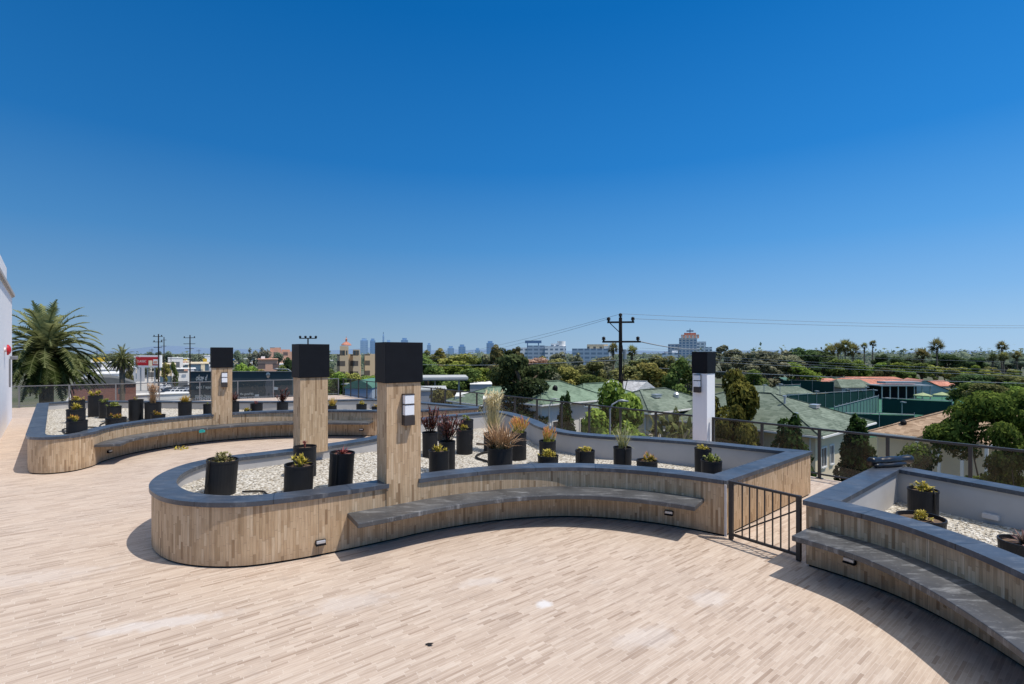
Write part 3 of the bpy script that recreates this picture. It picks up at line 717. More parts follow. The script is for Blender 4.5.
pot(185,401.5,14,14.9,'grass','yellow','black pot with arching yellow leaves left of the far pillar', .7, **Bg)
pot(207.5,404,9,15.2,'sparse','green','black pot half hidden by the left side of the far pillar', 1.0, **Bg)
pot(234,401.5,11,15.5,'strap','burgundy','black pot with burgundy foliage half hidden by the right side of the far pillar', 1.0, **Bg)
pot(256.5,403.5,13,16.0,'sparse','red','wide low black pot with dark twigs between the far pillar and the back pillar', .9, **Bg)
pot(247,409.5,6,15.6,'clump','yellowgreen','tiny yellow bush in a low pot right of the far pillar', 1.3, **Bg)
pot(282.5,402,12,16.2,'strap','burgundy','black pot with a round burgundy plant left of the back pillar', 1.15, **Bg)
pot(332,405.5,10,16.3,'plume','yellow','black pot with bright yellow plumes right of the back pillar', 1.1, **Bg)
pot(361.5,404,11,16.6,'clump','yellowgreen','black pot with a low yellow bush between the two nearer pillars', .8, **Bg)
pot(376.5,406.5,10,16.3,'clump','yellow','black pot with a yellow plant cut off by the left side of the lamp pillar', .8, **Bg)
Cg = dict(gz=gC)
pot(923,489,31,6.75,'clump','yellowgreen','taller black pot with yellow green leaves at the corner of the near right planter', .75, True, **Cg)
pot(921,516.5,49,6.0,'clump','yellowgreen','low black pot with a yellow succulent before the taller pot at the near right', .42, **Cg)
pot(942,541,17,5.45,'clump','yellowgreen','small yellow green plant peeping over the edge of the near right planter', 1.05, **Cg)
pot(1024,541,50,5.15,'spread','purple','black pot with a dull purple rosette cut by the right photo edge', .75, **Cg)

# hoses on the pebbles
def hose(label, pts, zf, r=.018):
    m = MB(); c = catmull(pts, .05); m.tube([(p.x,p.y,zf(p.x,p.y)+r*.7+.014) for p in c], r, 6); return tag(m.build('irrigation_hose', M['hose'], smooth=True), label, 'hose')
hose('black irrigation hose winding over the pebbles between the pots of the middle planter', [(-1.75,8.0),(-1.25,8.35),(-.75,8.75),(-.35,9.3),(-.4,9.9),(-.75,10.4),(-.6,10.9),(-.25,11.2),(-.45,11.8),(-.9,11.9)], zA, .022)
hose('black irrigation hose beside the left pot at the round end of the middle planter', [(-3.75,6.95),(-3.5,7.0),(-3.3,6.8),(-3.0,6.7),(-2.7,7.1),(-2.3,7.5)], zA, .014)
hose('black irrigation hose looping on the pebbles at the left of the far left planter', [(-10.2,11.8),(-11.0,12.3),(-11.6,13.1),(-11.0,13.3),(-10.7,13.0),(-11.4,13.9),(-11.6,14.5),(-10.6,14.6)], zB)
hose('thin hose running to the purple rosette pot in the near right planter', [(4.4,5.1),(4.65,5.25),(4.9,5.25),(5.15,5.2)], zC)
# black roll on the corner of the near right planter
t = thing('sheeting_roll', 'crumpled black roll of sheeting lying on the planter corner', 'roll', (5.83,7.70,TOP), R(15))
rr = random.Random(8); m = MB(); pts = [(-.40+.80*i/20, .012*math.sin(i*.5), .072+.004*math.sin(i*.8)) for i in range(21)]
m.tube(pts, [.066+.006*rr.uniform(-1,1) for i in range(21)], 14); m.build('roll', M['plastic_roll'], t, smooth=True)
m = MB(); pts = [(-.42+.6*i/14, -.10+.012*math.sin(i*.6), .036+.003*math.sin(i*.9)) for i in range(15)]
m.tube(pts, [.030+.005*rr.uniform(-1,1) for i in range(15)], 10); m.build('loose_end', M['plastic_roll'], t, smooth=True)
# small litter
m = MB(); m.box((-8.06,13.0,.46), (.14,.05,.06), R(48)); m.box((-8.06,12.99,.495), (.09,.06,.02), R(46)); tag(m.build('plastic_tag', M['teal'], bevel=.01), 'small teal plastic tag on the edge of the far bench', 'tag')
m = MB(); rr = random.Random(5)
for i in range(26): blade(m, (-8.6+rr.uniform(-.12,.12), 13.0+rr.uniform(-.12,.12), .01), rdir(rr, 5, 60), .13, .05, .5, 2, .3, .9)
tag(m.build('fallen_plant', PM['yellowgreen']), 'yellow scrap of plant fallen on the floor by the far bench', 'plant scrap')
m = MB(); blade(m, (-.74,4.28,.006), (1,.45,.1), .085, .035, .3, 3); blade(m, (-.72,4.27,.008), (1,-.1,.2), .05, .03, .3, 3); tag(m.build('dead_leaf', M['hose']), 'dark curled dead leaf on the open floor near the bottom of the photo', 'leaf')


# ================================================================== the town beyond the terrace
def ground_sheet():
    k = N('town ground'); ob = k.coord('Object')
    c = k.ramp(k.noise(ob, .02, 5), [(.3,(.10,.12,.06)),(.5,(.15,.15,.10)),(.62,(.07,.10,.035)),(.75,(.17,.16,.13))])
    c = k.mix(k.math('MULTIPLY', k.noise(ob, .3, 5), .5), c, (.1,.1,.095)); k.bsdf(c, .95, .1)
    m = MB(); m.face([(-9000,-300,GZ),(9000,-300,GZ),(9000,12000,GZ),(-9000,12000,GZ)]); m.build('ground', k.m, kind='structure')
ground_sheet()
MT = {}
MT['asphalt'] = plain('asphalt', (.06,.06,.062), .9, .2, var=.3, sc=.5)
MT['lot'] = plain('pale concrete lot', (.46,.44,.42), .9, .2, var=.25, sc=.25)
MT['paint'] = plain('road paint', (.75,.75,.72), .8)
MT['court'] = plain('court surface', (.05,.16,.10), .85, var=.12, sc=.2)
MT['cream'] = plain('cream stucco', (.86,.71,.49), .9, .1, var=.1, sc=.8)
MT['beige'] = plain('beige stucco', (.80,.67,.49), .9, .1, var=.1, sc=.8)
MT['offwhite'] = plain('off white stucco', (.84,.82,.78), .9, .1, var=.08, sc=.4)
MT['greywall'] = plain('grey wall', (.40,.41,.43), .9, .1, var=.1, sc=.4)
MT['tan'] = plain('tan stucco', (.66,.50,.33), .9, .1, var=.1, sc=.5)
MT['salmon'] = plain('salmon stucco', (.66,.36,.25), .9, .1, var=.12, sc=.4)
MT['darkroof'] = plain('dark gravel roof', (.14,.14,.135), .95, .1, var=.25, sc=1)
MT['lightroof'] = plain('light flat roof', (.58,.58,.57), .9, .1, var=.12, sc=.5)
MT['pole'] = plain('creosoted timber', (.045,.034,.028), .9, .1, var=.35, sc=3)
MT['steel'] = plain('grey steel', (.33,.35,.36), .5, .4, metal=.3)
MT['wire'] = plain('cable', (.30,.31,.32), .6)
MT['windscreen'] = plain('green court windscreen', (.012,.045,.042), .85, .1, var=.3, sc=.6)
MT['windlight'] = plain('sunlit court windscreen', (.10,.20,.17), .85, .1, var=.2, sc=.6)  # paler copy of the windscreen, sunlight put into its colour
MT['blackpaint'] = plain('black mural paint', (.050,.072,.080), .8, .2, var=.25, sc=.6)
MT['muralwhite'] = plain('mural lettering', (.62,.62,.60), .8)
MT['muralgrey'] = plain('mural grey', (.13,.14,.15), .8)
MT['skin'] = plain('mural skin tone', (.45,.33,.25), .8)
MT['trunk'] = plain('bark', (.13,.10,.075), .95, .1, var=.35, sc=4)
MT['palmtrunk'] = plain('palm bark', (.17,.135,.10), .95, .1, var=.4, sc=5)
MT['yellowpaint'] = plain('yellow paint', (.70,.45,.04), .6)
MT['bluepaint'] = plain('blue paint', (.04,.17,.45), .6)
MT['pinkpaint'] = plain('pink paint', (.62,.12,.28), .5)
MT['greenroof2'] = plain('green metal arch', (.10,.22,.16), .6, var=.15, sc=.8)
MT['tyre'] = plain('tyre rubber', (.02,.02,.02), .85)
MT['chrome'] = plain('wheel rim', (.5,.5,.5), .35, .5, metal=.6)
def shingle(name, a, b_, row=.22):
    k = N(name); ob = k.coord('Object'); sp = k.n('ShaderNodeSeparateXYZ'); k.l(ob, sp.inputs[0])
    rowi = k.math('FLOOR', k.math('DIVIDE', sp.outputs[2], row*.4))
    cx = k.n('ShaderNodeCombineXYZ'); k.put(cx.inputs[0], k.math('FLOOR', k.math('MULTIPLY', sp.outputs[0], 3.1))); k.put(cx.inputs[1], k.math('FLOOR', k.math('MULTIPLY', sp.outputs[1], 3.1))); k.l(rowi, cx.inputs[2])
    wn = k.n('ShaderNodeTexWhiteNoise', noise_dimensions='3D'); k.l(cx.outputs[0], wn.inputs['Vector'])
    f = k.math('ADD', k.math('MULTIPLY', wn.outputs[0], .6), k.math('MULTIPLY', k.noise(ob, .7, 5), .5))
    cl = k.ramp(f, [(.15, tuple(x*.85 for x in a)), (.85, b_)]); fr_ = k.math('FRACT', k.math('DIVIDE', sp.outputs[2], row*.4)); cl = k.mix(k.math('MULTIPLY', k.math('LESS_THAN', fr_, .22), .35), cl, tuple(x*.45 for x in a))
    cl = k.mix(k.math('MULTIPLY', k.math('GREATER_THAN', k.noise(ob, .35, 6), .56), .25), cl, tuple(min(1,x*1.5) for x in b_)); k.bsdf(cl, .95, .1); return k.m
MT['sh_green'] = shingle('grey green shingles', (.12,.155,.115), (.20,.235,.185))
MT['sh_mint'] = shingle('mint green shingles', (.135,.195,.135), (.205,.275,.195))
MT['sh_brown'] = shingle('brown shingles', (.33,.215,.135), (.52,.37,.25))
MT['sh_grey'] = shingle('pale grey shingles', (.42,.41,.40), (.58,.57,.56))
MT['tile_red'] = shingle('red clay tiles', (.46,.17,.11), (.62,.29,.21))
k = N('brick wall'); br = k.n('ShaderNodeTexBrick'); mp = k.mapping(k.coord('Object'), rot=(R(90),0,0)); k.l(mp, br.inputs[0])
br.inputs['Color1'].default_value = (.33,.12,.08,1); br.inputs['Color2'].default_value = (.24,.095,.07,1); br.inputs['Mortar'].default_value = (.25,.21,.19,1); br.inputs['Scale'].default_value = 2.2
k.bsdf(br.outputs[0], .95, .1); MT['brick'] = k.m
def hazy(name, c): return plain(name, c, .9, .1, var=.06, sc=.02)  # base colours with the blue of distance haze put in
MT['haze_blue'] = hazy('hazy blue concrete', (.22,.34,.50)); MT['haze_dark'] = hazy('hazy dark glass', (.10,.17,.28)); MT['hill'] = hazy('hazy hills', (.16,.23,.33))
LM = {
 'green': leafmat('leaf green', (0.092,0.128,0.038), (0.326,0.397,0.114)),
 'bright': leafmat('leaf bright', (0.110,0.159,0.030), (0.439,0.512,0.110)),
 'yellow': leafmat('leaf yellow green', (0.169,0.184,0.050), (0.623,0.580,0.169)),
 'olive': leafmat('leaf olive', (0.135,0.142,0.059), (0.467,0.438,0.169)),
 'grey': leafmat('leaf grey green', (0.155,0.169,0.106), (0.509,0.502,0.311)),
 'dark': leafmat('leaf dark', (0.046,0.072,0.032), (0.174,0.232,0.093)),
 'pine': leafmat('leaf pine', (.05,.085,.018), (.24,.31,.065), vary=.1),
 'mustard': leafmat('leaf mustard', (.075,.075,.018), (.28,.25,.06), vary=.1),
 'cypress': leafmat('leaf cypress', (.022,.045,.014), (.075,.135,.035), vary=.05),
 'pink': leafmat('leaf pinkish', (0.283,0.155,0.121), (0.708,0.452,0.354)),
 'palm': leafmat('date palm leaf', (.05,.065,.018), (.36,.36,.16), vary=.1),
 'skirt': leafmat('dead palm skirt', (.12,.09,.06), (.42,.35,.26), vary=.1),
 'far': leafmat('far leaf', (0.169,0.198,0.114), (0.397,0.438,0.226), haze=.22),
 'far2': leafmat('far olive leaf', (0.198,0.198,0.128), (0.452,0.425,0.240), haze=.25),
}
# ---- trees
def leaf_cloud(m, lobes, n, size, r, flat=.0, up=.35):
    tot = sum(a[3]*a[4]+a[4]*a[5]+a[3]*a[5] for a in lobes)
    for (cx,cy,cz,rx,ry,rz) in lobes:
        q = int(n*(rx*ry+ry*rz+rx*rz)/tot); lt = r.uniform(-.16,.16)
        for _ in range(q):
            d = rdir(r, -89, 89) if r.random() < .25 else Vector((r.gauss(0,1),r.gauss(0,1),r.gauss(.25,1))).normalized()
            f = r.uniform(.55,1.08)**.5 if r.random() < .8 else r.uniform(.2,.8)
            p = Vector((cx+d.x*rx*f, cy+d.y*ry*f, cz+d.z*rz*f))
            nn = (d + Vector((r.gauss(0,.6),r.gauss(0,.6),r.gauss(up,.6)))).normalized()
            a = nn.cross(Vector((r.gauss(0,1),r.gauss(0,1),r.gauss(0,1)))).normalized(); b2 = nn.cross(a); s = size*r.uniform(.55,1.35)
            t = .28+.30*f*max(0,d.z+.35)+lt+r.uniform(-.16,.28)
            m.face([p-a*s*.5, p+b2*s*.32+a*s*.05, p+a*s*.55, p-b2*s*.32+a*s*.05], max(0,min(1,t)))
def limbs(m, lobes, h0, r0, r, wob=.1):
    m.tube([(0,0,0),(r.uniform(-wob,wob),r.uniform(-wob,wob),h0*.5),(0,0,h0)], [r0*1.25,r0,r0*.8], 8, .5)
    for (cx,cy,cz,rx,ry,rz) in lobes:
        mid = Vector((cx*.45,cy*.45,h0+(cz-h0)*.45)); m.tube([(0,0,h0*.85), mid, (cx,cy,cz)], [r0*.55,r0*.38,r0*.12], 6, .5, cap=False)
def tree_proto(name, seed, style, leafmat_, label, cat='tree'):
    r = random.Random(seed); lobes = []
    if style == 'broad':
        for i in range(15): a = i*2.4+r.uniform(-.4,.4); q = r.uniform(.2,1)**.6*2.9; z = r.uniform(2.4,8.6); s = r.uniform(1.1,1.8); q *= 1-.35*max(0,(z-6.5)/2.5); lobes.append((math.cos(a)*q,math.sin(a)*q,z,s*1.1,s*1.1,s*.85))
        h0, n, ls, r0 = 2.2, 3000, .62, .28
    elif style == 'airy':                         # tall eucalyptus-like, gaps between clumps
        for i in range(17): a = i*2.4+r.uniform(-.6,.6); z = r.uniform(2.6,9.4); q = r.uniform(.3,1)*2.4*(1.15-abs(z-6)/8); s = r.uniform(.55,1.15); lobes.append((math.cos(a)*q,math.sin(a)*q,z,s,s,s*.95))
        h0, n, ls, r0 = 3.0, 2700, .50, .22
    elif style == 'round':
        for i in range(24): d = rdir(r,-60,88); lobes.append((d.x*2.8,d.y*2.8,5.2+d.z*3.7,1.3,1.3,1.2))
        h0, n, ls, r0 = 2.8, 14000, .42, .25
    elif style == 'clumpy':                       # pine-like pads
        for i in range(74): a = i*2.4+r.uniform(-.6,.6); z = r.uniform(1.6,9.2); q = r.uniform(.25,1)**.5*3.9*(1-.5*max(0,(z-6)/3.4)); s = r.uniform(.55,.95); lobes.append((math.cos(a)*q,math.sin(a)*q,z,s*1.15,s*1.15,s*.6))
        h0, n, ls, r0 = 2.2, 34000, .19, .13
    elif style == 'layered':                      # wide cedar, flat shelves
        for i in range(26): a = i*2.4+r.uniform(-.5,.5); z = r.choice((4.1,5.2,6.2,7.2,8.1,9.0))+r.uniform(-.25,.25); q = r.uniform(.2,1)*3.9*(1-.5*max(0,(z-5)/4.8)); s = r.uniform(.85,1.4); lobes.append((math.cos(a)*q,math.sin(a)*q,z,s*1.25,s*1.25,s*.55))
        h0, n, ls, r0 = 7.0, 12000, .34, .3
    elif style == 'cypress':
        for i in range(30): z = .5+9.1*(i+.5)/30; q = 1.45*min(1,(10.25-z)/3.6)**.6*min(1,.65+z/4); a = i*2.4; lobes.append((math.cos(a)*q*.5,math.sin(a)*q*.5,z,q*.72,q*.72,.85))
        h0, n, ls, r0 = 1.5, 16000, .34, .18
    elif style == 'shrub':
        for i in range(14): d = rdir(r,0,88); lobes.append((d.x*3.0,d.y*3.0,1.6+d.z*5.5,2.0,2.0,2.4))
        h0, n, ls, r0 = 1.0, 2200, .5, .18
    e = thing(name, label, cat)
    m = MB(); limbs(m, lobes[::6] if style == 'clumpy' else lobes if style in ('layered','airy','broad') else lobes[:8], h0, r0, r); m.build('trunk', MT['trunk'], e)
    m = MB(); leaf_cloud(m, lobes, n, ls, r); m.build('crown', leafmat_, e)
    return e
PROTO = {}; DIM = {}
def plant(kind, px, D, ytop, wpx, label, group=None, rz=None, base=None, dep=None):
    # kind is one of the prototypes; height and width come from the real size wanted
    style, lm = kind.split('/'); v = rnd.randrange(3) if style in ('broad','airy') else 0
    key = (style, lm, v); H = zat(ytop, D) - (GZ if base is None else base); W = wpx*D/500
    if key not in PROTO:
        nm = {'cypress':'cypress_tree','clumpy':'pine_tree','layered':'cedar_tree','shrub':'shrub'}.get(style,'leafy_tree')
        PROTO[key] = tree_proto(nm, len(style)*7+v*13+3, style, LM[lm], label); o = PROTO[key]
        bb = [Vector(c.bound_box[i]) for c in o.children for i in (0,6) if c.name.startswith('crown')]
        DIM[key] = (max(x.z for x in bb), max(x.x for x in bb)-min(x.x for x in bb))
    else: o = copy_tree(PROTO[key])
    dh, dw = DIM[key]; s = W/dw
    o.location = (bear(px,D), D, GZ if base is None else base); o.scale = (s, s if dep is None else dep, H/dh); o.rotation_euler = (0,0,rnd.uniform(0,6.28) if rz is None else rz)
    tag(o, label, 'shrub' if style == 'shrub' else 'tree')
    if group: o['group'] = group
    elif 'group' in o: del o['group']
    return o
# near trees, each with its own label
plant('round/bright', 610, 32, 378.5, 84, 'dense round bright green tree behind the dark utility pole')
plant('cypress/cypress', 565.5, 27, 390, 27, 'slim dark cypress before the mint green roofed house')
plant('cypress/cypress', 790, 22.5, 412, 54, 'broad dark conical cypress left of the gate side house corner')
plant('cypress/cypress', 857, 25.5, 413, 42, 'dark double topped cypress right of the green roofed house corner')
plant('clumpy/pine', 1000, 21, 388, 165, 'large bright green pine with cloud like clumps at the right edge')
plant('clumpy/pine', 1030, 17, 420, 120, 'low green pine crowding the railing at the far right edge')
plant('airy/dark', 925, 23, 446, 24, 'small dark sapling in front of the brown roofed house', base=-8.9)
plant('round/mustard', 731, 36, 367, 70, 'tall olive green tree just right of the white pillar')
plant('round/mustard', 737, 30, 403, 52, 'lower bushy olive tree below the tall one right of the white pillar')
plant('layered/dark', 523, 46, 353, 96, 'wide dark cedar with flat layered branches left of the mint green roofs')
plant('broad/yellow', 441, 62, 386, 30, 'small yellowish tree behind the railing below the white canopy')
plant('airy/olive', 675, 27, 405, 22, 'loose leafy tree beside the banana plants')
# bird of paradise plants with paddle leaves
def banana(px, D, ytop, wpx, label):
    X = bear(px,D); H = zat(ytop,D)-GZ; t = thing('banana_plant', label, 'plant', (X,D,GZ)); r = random.Random(int(px)); m = MB()
    for i in range(5): m.tube([(r.uniform(-.3,.3),r.uniform(-.3,.3),0),(r.uniform(-.5,.5),r.uniform(-.5,.5),H*.72)], [.14,.09], 7)
    m.build('stem', MT['palmtrunk'], t)
    m = MB(); W = wpx*D/500/2
    for i in range(60):
        d = rdir(r, 25, 80); c = Vector((r.uniform(-.6,.6)*W,r.uniform(-.6,.6)*W,H*r.uniform(.45,.88))); L = r.uniform(.6,1.1); blade(m, c+d*.15, d, L, .3, r.uniform(.5,1.5), 5, .15, r.uniform(.5,1))
    m.build('crown', LM['olive'], t)
banana(668, 26, 402, 26, 'tall banana like plant with paddle leaves left of the white pillar')
banana(684, 28, 410, 18, 'shorter banana like plant closest to the white pillar')
banana(655, 29, 412, 15, 'small banana like plant next to the green roofed house')

# ---- palms
def date_palm(px, D, yc, wpx, label, trunk_r=.42, n=120, leaflets=26, skirt=True):
    r = random.Random(int(px)*3+1); X = bear(px,D); zc = zat(yc,D)-GZ; Rr = wpx*D/500/2
    t = thing('palm_tree', label, 'palm tree', (X,D,GZ))
    m = MB(); m.tube([(0,0,0),(.05,0,zc*.5),(0,0,zc-.3)], [trunk_r*1.15,trunk_r,trunk_r*1.2], 12)
    for i in range(60): a = i*2.4; z = zc-.2-1.6*i/60; m.beam((math.cos(a)*trunk_r,math.sin(a)*trunk_r,z),(math.cos(a)*(trunk_r+.3),math.sin(a)*(trunk_r+.3),z+.25),.12,.06,.5)
    m.build('trunk', MT['palmtrunk'], t)
    def frond(m, az, el, L, curve, t0, dead=False):
        d = Vector((math.cos(az)*math.cos(el), math.sin(az)*math.cos(el), math.sin(el))); p = Vector((d.x*.25,d.y*.25,zc+.2*d.z)); pts = [p.copy()]; ds = [d.copy()]
        N_ = leaflets
        for i in range(N_): d = (d+Vector((0,0,-curve/N_*(.5+i/N_)))).normalized(); p = p+d*L/N_; pts.append(p.copy()); ds.append(d.copy())
        m.tube(pts[::3]+[pts[-1]], [.05]*len(pts[::3])+[.01], 4, t0*.8+.25, cap=False)
        for i in range(2, len(pts)):
            f = i/len(pts); ln = L*.155*(math.sin(min(1,f*1.0+.10)*math.pi)**.5+.25) if not dead else L*.1; side = ds[i].cross(Vector((0,0,1)))
            if side.length < .05: side = Vector((-math.sin(az),math.cos(az),0))
            side.normalize(); upv = side.cross(ds[i]).normalized()
            for sg in (-1,1):
                q = (side*sg*.8+ds[i]*.75+upv*r.uniform(.1,.45)+Vector((0,0,-.25 if not dead else -.9))).normalized(); wv = ds[i]*L*.026+upv*.03
                e = pts[i]+q*ln*r.uniform(.85,1.1); m.face([pts[i]-wv, pts[i]+wv, e], max(0,min(1,t0+r.uniform(-.2,.25))))
    m = MB()
    for i in range(n):
        el = R(84)-R(128)*(i/n)**.85; frond(m, i*2.39996+r.uniform(-.15,.15), el+r.uniform(-.08,.08), Rr*r.uniform(.98,1.18)*(1.12 if el < .6 else 1.0), r.uniform(1.5,2.3) if el > -.2 else .8, .22+.42*max(0,math.sin(el)+.5))
    m.build('crown', LM['palm'], t)
    if skirt:
        m = MB()
        for i in range(46): frond(m, i*2.39996+.4, R(-48)+r.uniform(-.25,.2), Rr*r.uniform(.75,1.05), .9, .3+r.uniform(0,.5), True)
        m.build('dead_skirt', LM['skirt'], t)
date_palm(46, 40, 351, 92, 'huge date palm with a full crown right beside the white building')
date_palm(122, 82, 359, 25, 'smaller date palm with a hanging crown left of the red billboard', .35, 60, 14)
def fan_palm(px, D, yc, wpx, label):
    r = random.Random(int(px*10)); t = thing('palm_tree', label, 'palm tree', (bear(px,D),D,GZ), 0, 'fan palms rising above the treeline'); H = zat(yc,D)-GZ; K_ = wpx*D/500/2.1
    m = MB(); m.tube([(r.uniform(-.5,.5),0,0),(r.uniform(-.4,.4),.05,H*.5),(0,0,H-.2)], [.42,.32,.28], 8); m.build('trunk', MT['palmtrunk'], t)
    m = MB()
    for i in range(60):
        d = rdir(r,-40,88); cc = Vector((0,0,H))+d*K_*r.uniform(.3,.62)
        for j in range(8):
            q = (d+Vector((r.gauss(0,.5),r.gauss(0,.5),r.gauss(-.1,.5)))).normalized(); sd_ = q.cross(Vector((.3,.2,1))).normalized()*.06*K_; e = cc+q*r.uniform(.45,.85)*K_
            m.face([cc-sd_,cc+sd_,e], max(0,min(1,.4+.35*d.z+r.uniform(-.2,.3))))
    m.build('crown', LM['olive'], t)
    m = MB()
    for i in range(60): a_ = i*2.4; z = H-.1*K_-r.uniform(0,.9)*K_; m.face([(math.cos(a_)*.25,math.sin(a_)*.25,z),(math.cos(a_+.5)*.3,math.sin(a_+.5)*.3,z),(math.cos(a_)*.42*K_,math.sin(a_)*.42*K_,z-r.uniform(.3,.6)*K_)], r.random()*.6)
    m.build('dead_skirt', LM['skirt'], t)
FANS = [(830,260,352,14,'leftmost fan palm of the clump at the left of the far palm row'),(838,270,349,13,'second fan palm in the dense clump of the far palm row'),(845,255,347,15,'tallest fan palm in the dense clump of the far palm row'),(853,262,351,16,'rightmost fan palm of the dense clump of the far palm row'),
 (864.5,280,346.5,7.5,'thin fan palm just left of the slightly taller thin one above the clubhouse'),(873,285,344,7.5,'taller of the two thin leaning fan palms above the clubhouse'),(937,230,346,15,'lone tall fan palm with a big round crown above the red tiled roofs'),(922,215,356,16,'squat fan palm left of the lone tall one above the red tiled roofs'),
 (1002,260,346.5,11,'tallest of the four fan palms near the right edge'),(993,262,358,9,'shortest fan palm of the group near the right edge'),(1003.5,255,357,11,'middle fan palm below the tallest one near the right edge'),(1017,265,356,10,'rightmost fan palm at the right photo edge'),
 (613,170,349,13,'left one of two fan palms behind the utility pole'),(632,165,352,14,'right one of two fan palms behind the utility pole')]
for f_ in FANS: fan_palm(*f_)

# ---- the treeline, tree by tree
def row(specs, label, group):
    for (kind, px, D, yt, w_) in specs:
        H = zat(yt,D)-GZ; W = w_*D/500; k_ = max(1, round(W/(H*.85)))
        for i in range(k_):
            x = px+w_*((i+.5)/k_-.5)+(rnd.uniform(-.15,.15)*w_/k_ if k_ > 1 else 0)
            plant(kind, x, D+rnd.uniform(-8,8)*(k_ > 1), yt+(rnd.uniform(-4.0,3.5) if k_ > 1 else rnd.uniform(-1.5,1)), w_/k_*rnd.uniform(1.0,1.6), label, group)
g = 'trees between the pillars and the cedar'
row([('broad/green',428,120,352,34),('airy/yellow',440,140,347,26),('broad/yellow',455,130,352,34),('broad/bright',470,112,362,40),('broad/green',478,150,356,28),('airy/olive',432,180,350,26),('broad/green',462,105,369,30)], 'leafy green tree in the clump right of the lamp pillar cap', g)
row([('airy/olive',496,120,345,20),('airy/dark',505,130,348,22),('airy/olive',516,140,346,14),('airy/grey',488,125,354,18)], 'tall loose eucalyptus in the row behind the wide cedar', 'eucalyptus trees behind the cedar')
row([('broad/pink',533,150,357,28),('airy/pink',524,155,359,18)], 'pinkish flowering tree below the white far offices', 'pink trees below the white offices')
row([('broad/bright',338,95,372,24),('broad/yellow',352,98,373,22),('broad/bright',366,94,374,24),('broad/green',378,100,370,22),('broad/green',332,120,368,20),('airy/green',385,118,366,20)], 'bright leafy tree below the red domed tower', 'street trees below the domed tower')
row([('broad/bright',247,90,362,22),('broad/green',258,96,365,20),('broad/yellow',266,92,368,18),('broad/bright',240,94,366,18),('broad/green',281,90,364,18),('broad/dark',292,102,357,16)], 'leafy street tree showing over the black mural wall', 'street trees over the mural wall')
row([('airy/olive',549,160,355,24),('broad/olive',560,150,360,28),('airy/grey',576,170,352,20),('broad/olive',590,150,361,30),('broad/yellow',578,105,368,26),('airy/grey',560,180,351,16),('broad/grey',602,165,356,28),('airy/olive',640,150,359,30),('broad/yellow',652,110,362,40),('broad/olive',632,120,366,30),('airy/olive',668,120,356,24),('broad/green',676,105,358,24),('broad/olive',660,160,354,26),('broad/grey',548,100,371,30),('broad/green',596,96,374,28),('broad/yellow',568,110,366,22),('broad/green',688,108,366,24),('airy/grey',700,170,352,22)],
    'olive green tree in the woods between the white offices and the white pillar', 'woods left of the white pillar')
row([('airy/grey',724,170,344,20),('airy/grey',738,180,348,26),('airy/grey',752,165,350,28),('broad/grey',766,175,351,28),('airy/grey',782,180,351,30),('broad/green',753,120,369,18),('broad/bright',800,150,361,26),('airy/grey',770,150,356,30),('broad/dark',803,190,348,26),('broad/grey',790,170,354,26),('broad/dark',822,200,349,34),('airy/dark',812,185,352,24),('broad/green',840,180,358,24),('airy/grey',760,140,361,24)],
    'grey green eucalyptus like tree in the woods behind the tennis courts', 'woods behind the tennis courts')
row([('broad/bright',868,190,363,34),('broad/bright',890,195,365,34),('broad/green',912,205,366,28),('broad/dark',905,240,358,30),('broad/yellow',946,200,365,40),('broad/bright',962,190,368,34),('broad/olive',980,200,370,34),('broad/yellow',1000,195,372,34),('broad/green',1020,190,373,34),('broad/dark',948,250,355,24),('broad/dark',968,260,357,26),('broad/far',985,280,358,26),('broad/far',1012,290,359,28),('broad/dark',886,250,356,30),('broad/far',930,280,359,30),('broad/grey',1005,150,379,26),('broad/dark',988,150,381,24),('broad/grey',1024,152,380,28)],
    'leafy tree in the green belt behind the red tiled clubhouse', 'green belt behind the clubhouse')
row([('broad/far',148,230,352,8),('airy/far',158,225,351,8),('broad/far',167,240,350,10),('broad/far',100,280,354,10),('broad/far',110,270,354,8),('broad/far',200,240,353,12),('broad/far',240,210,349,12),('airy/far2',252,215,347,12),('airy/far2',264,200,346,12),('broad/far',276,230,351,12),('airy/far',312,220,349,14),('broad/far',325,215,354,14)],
    'small hazy tree on the skyline over the shops at the left', 'hazy trees over the shops')
row([('broad/green',968,110,381,22),('broad/olive',985,100,384,26),('broad/green',1004,104,380,26),('broad/bright',1020,98,385,24),('broad/dark',975,130,374,24),('broad/green',995,135,373,28),('broad/olive',1018,128,375,28),('broad/yellow',960,175,371,22),('broad/green',905,170,371,26),('broad/olive',880,172,371,24)], 'leafy tree in the green belt between the clubhouse and the large pine', 'trees behind the large pine')
# far wood: one uncountable mass
m = MB(); r = random.Random(3)
for i in range(1500):
    D = r.uniform(330,1500); px = r.uniform(60,1090)
    if px < 420 and r.random() < .35: continue
    H = r.uniform(4,11)*(1+(.35 if px > 680 else 0))*(r.choice((1,1,1,1.5))); X = bear(px,D); w_ = r.uniform(4,9)
    leaf_cloud(m, [(X+r.uniform(-3,3),D,GZ+H*.4,w_,w_,H*.55),(X+r.uniform(-5,5),D,GZ+H*.7,w_*.6,w_*.6,H*.32)], 26, 3.2, r)
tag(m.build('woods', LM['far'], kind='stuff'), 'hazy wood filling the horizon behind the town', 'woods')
m = MB(); n = 120
for i in range(n):
    x0 = -5200+i*95; h = lambda q: 20+75*max(0,noise.noise(Vector((q*.0011,1.7,0)))+.55)*(1 if q < -700 else .45)
    m.face([(x0,6000,GZ),(x0+95,6000,GZ),(x0+95,6400,h(x0+95)),(x0,6400,h(x0))])
m.build('hills', MT['hill'], kind='structure')

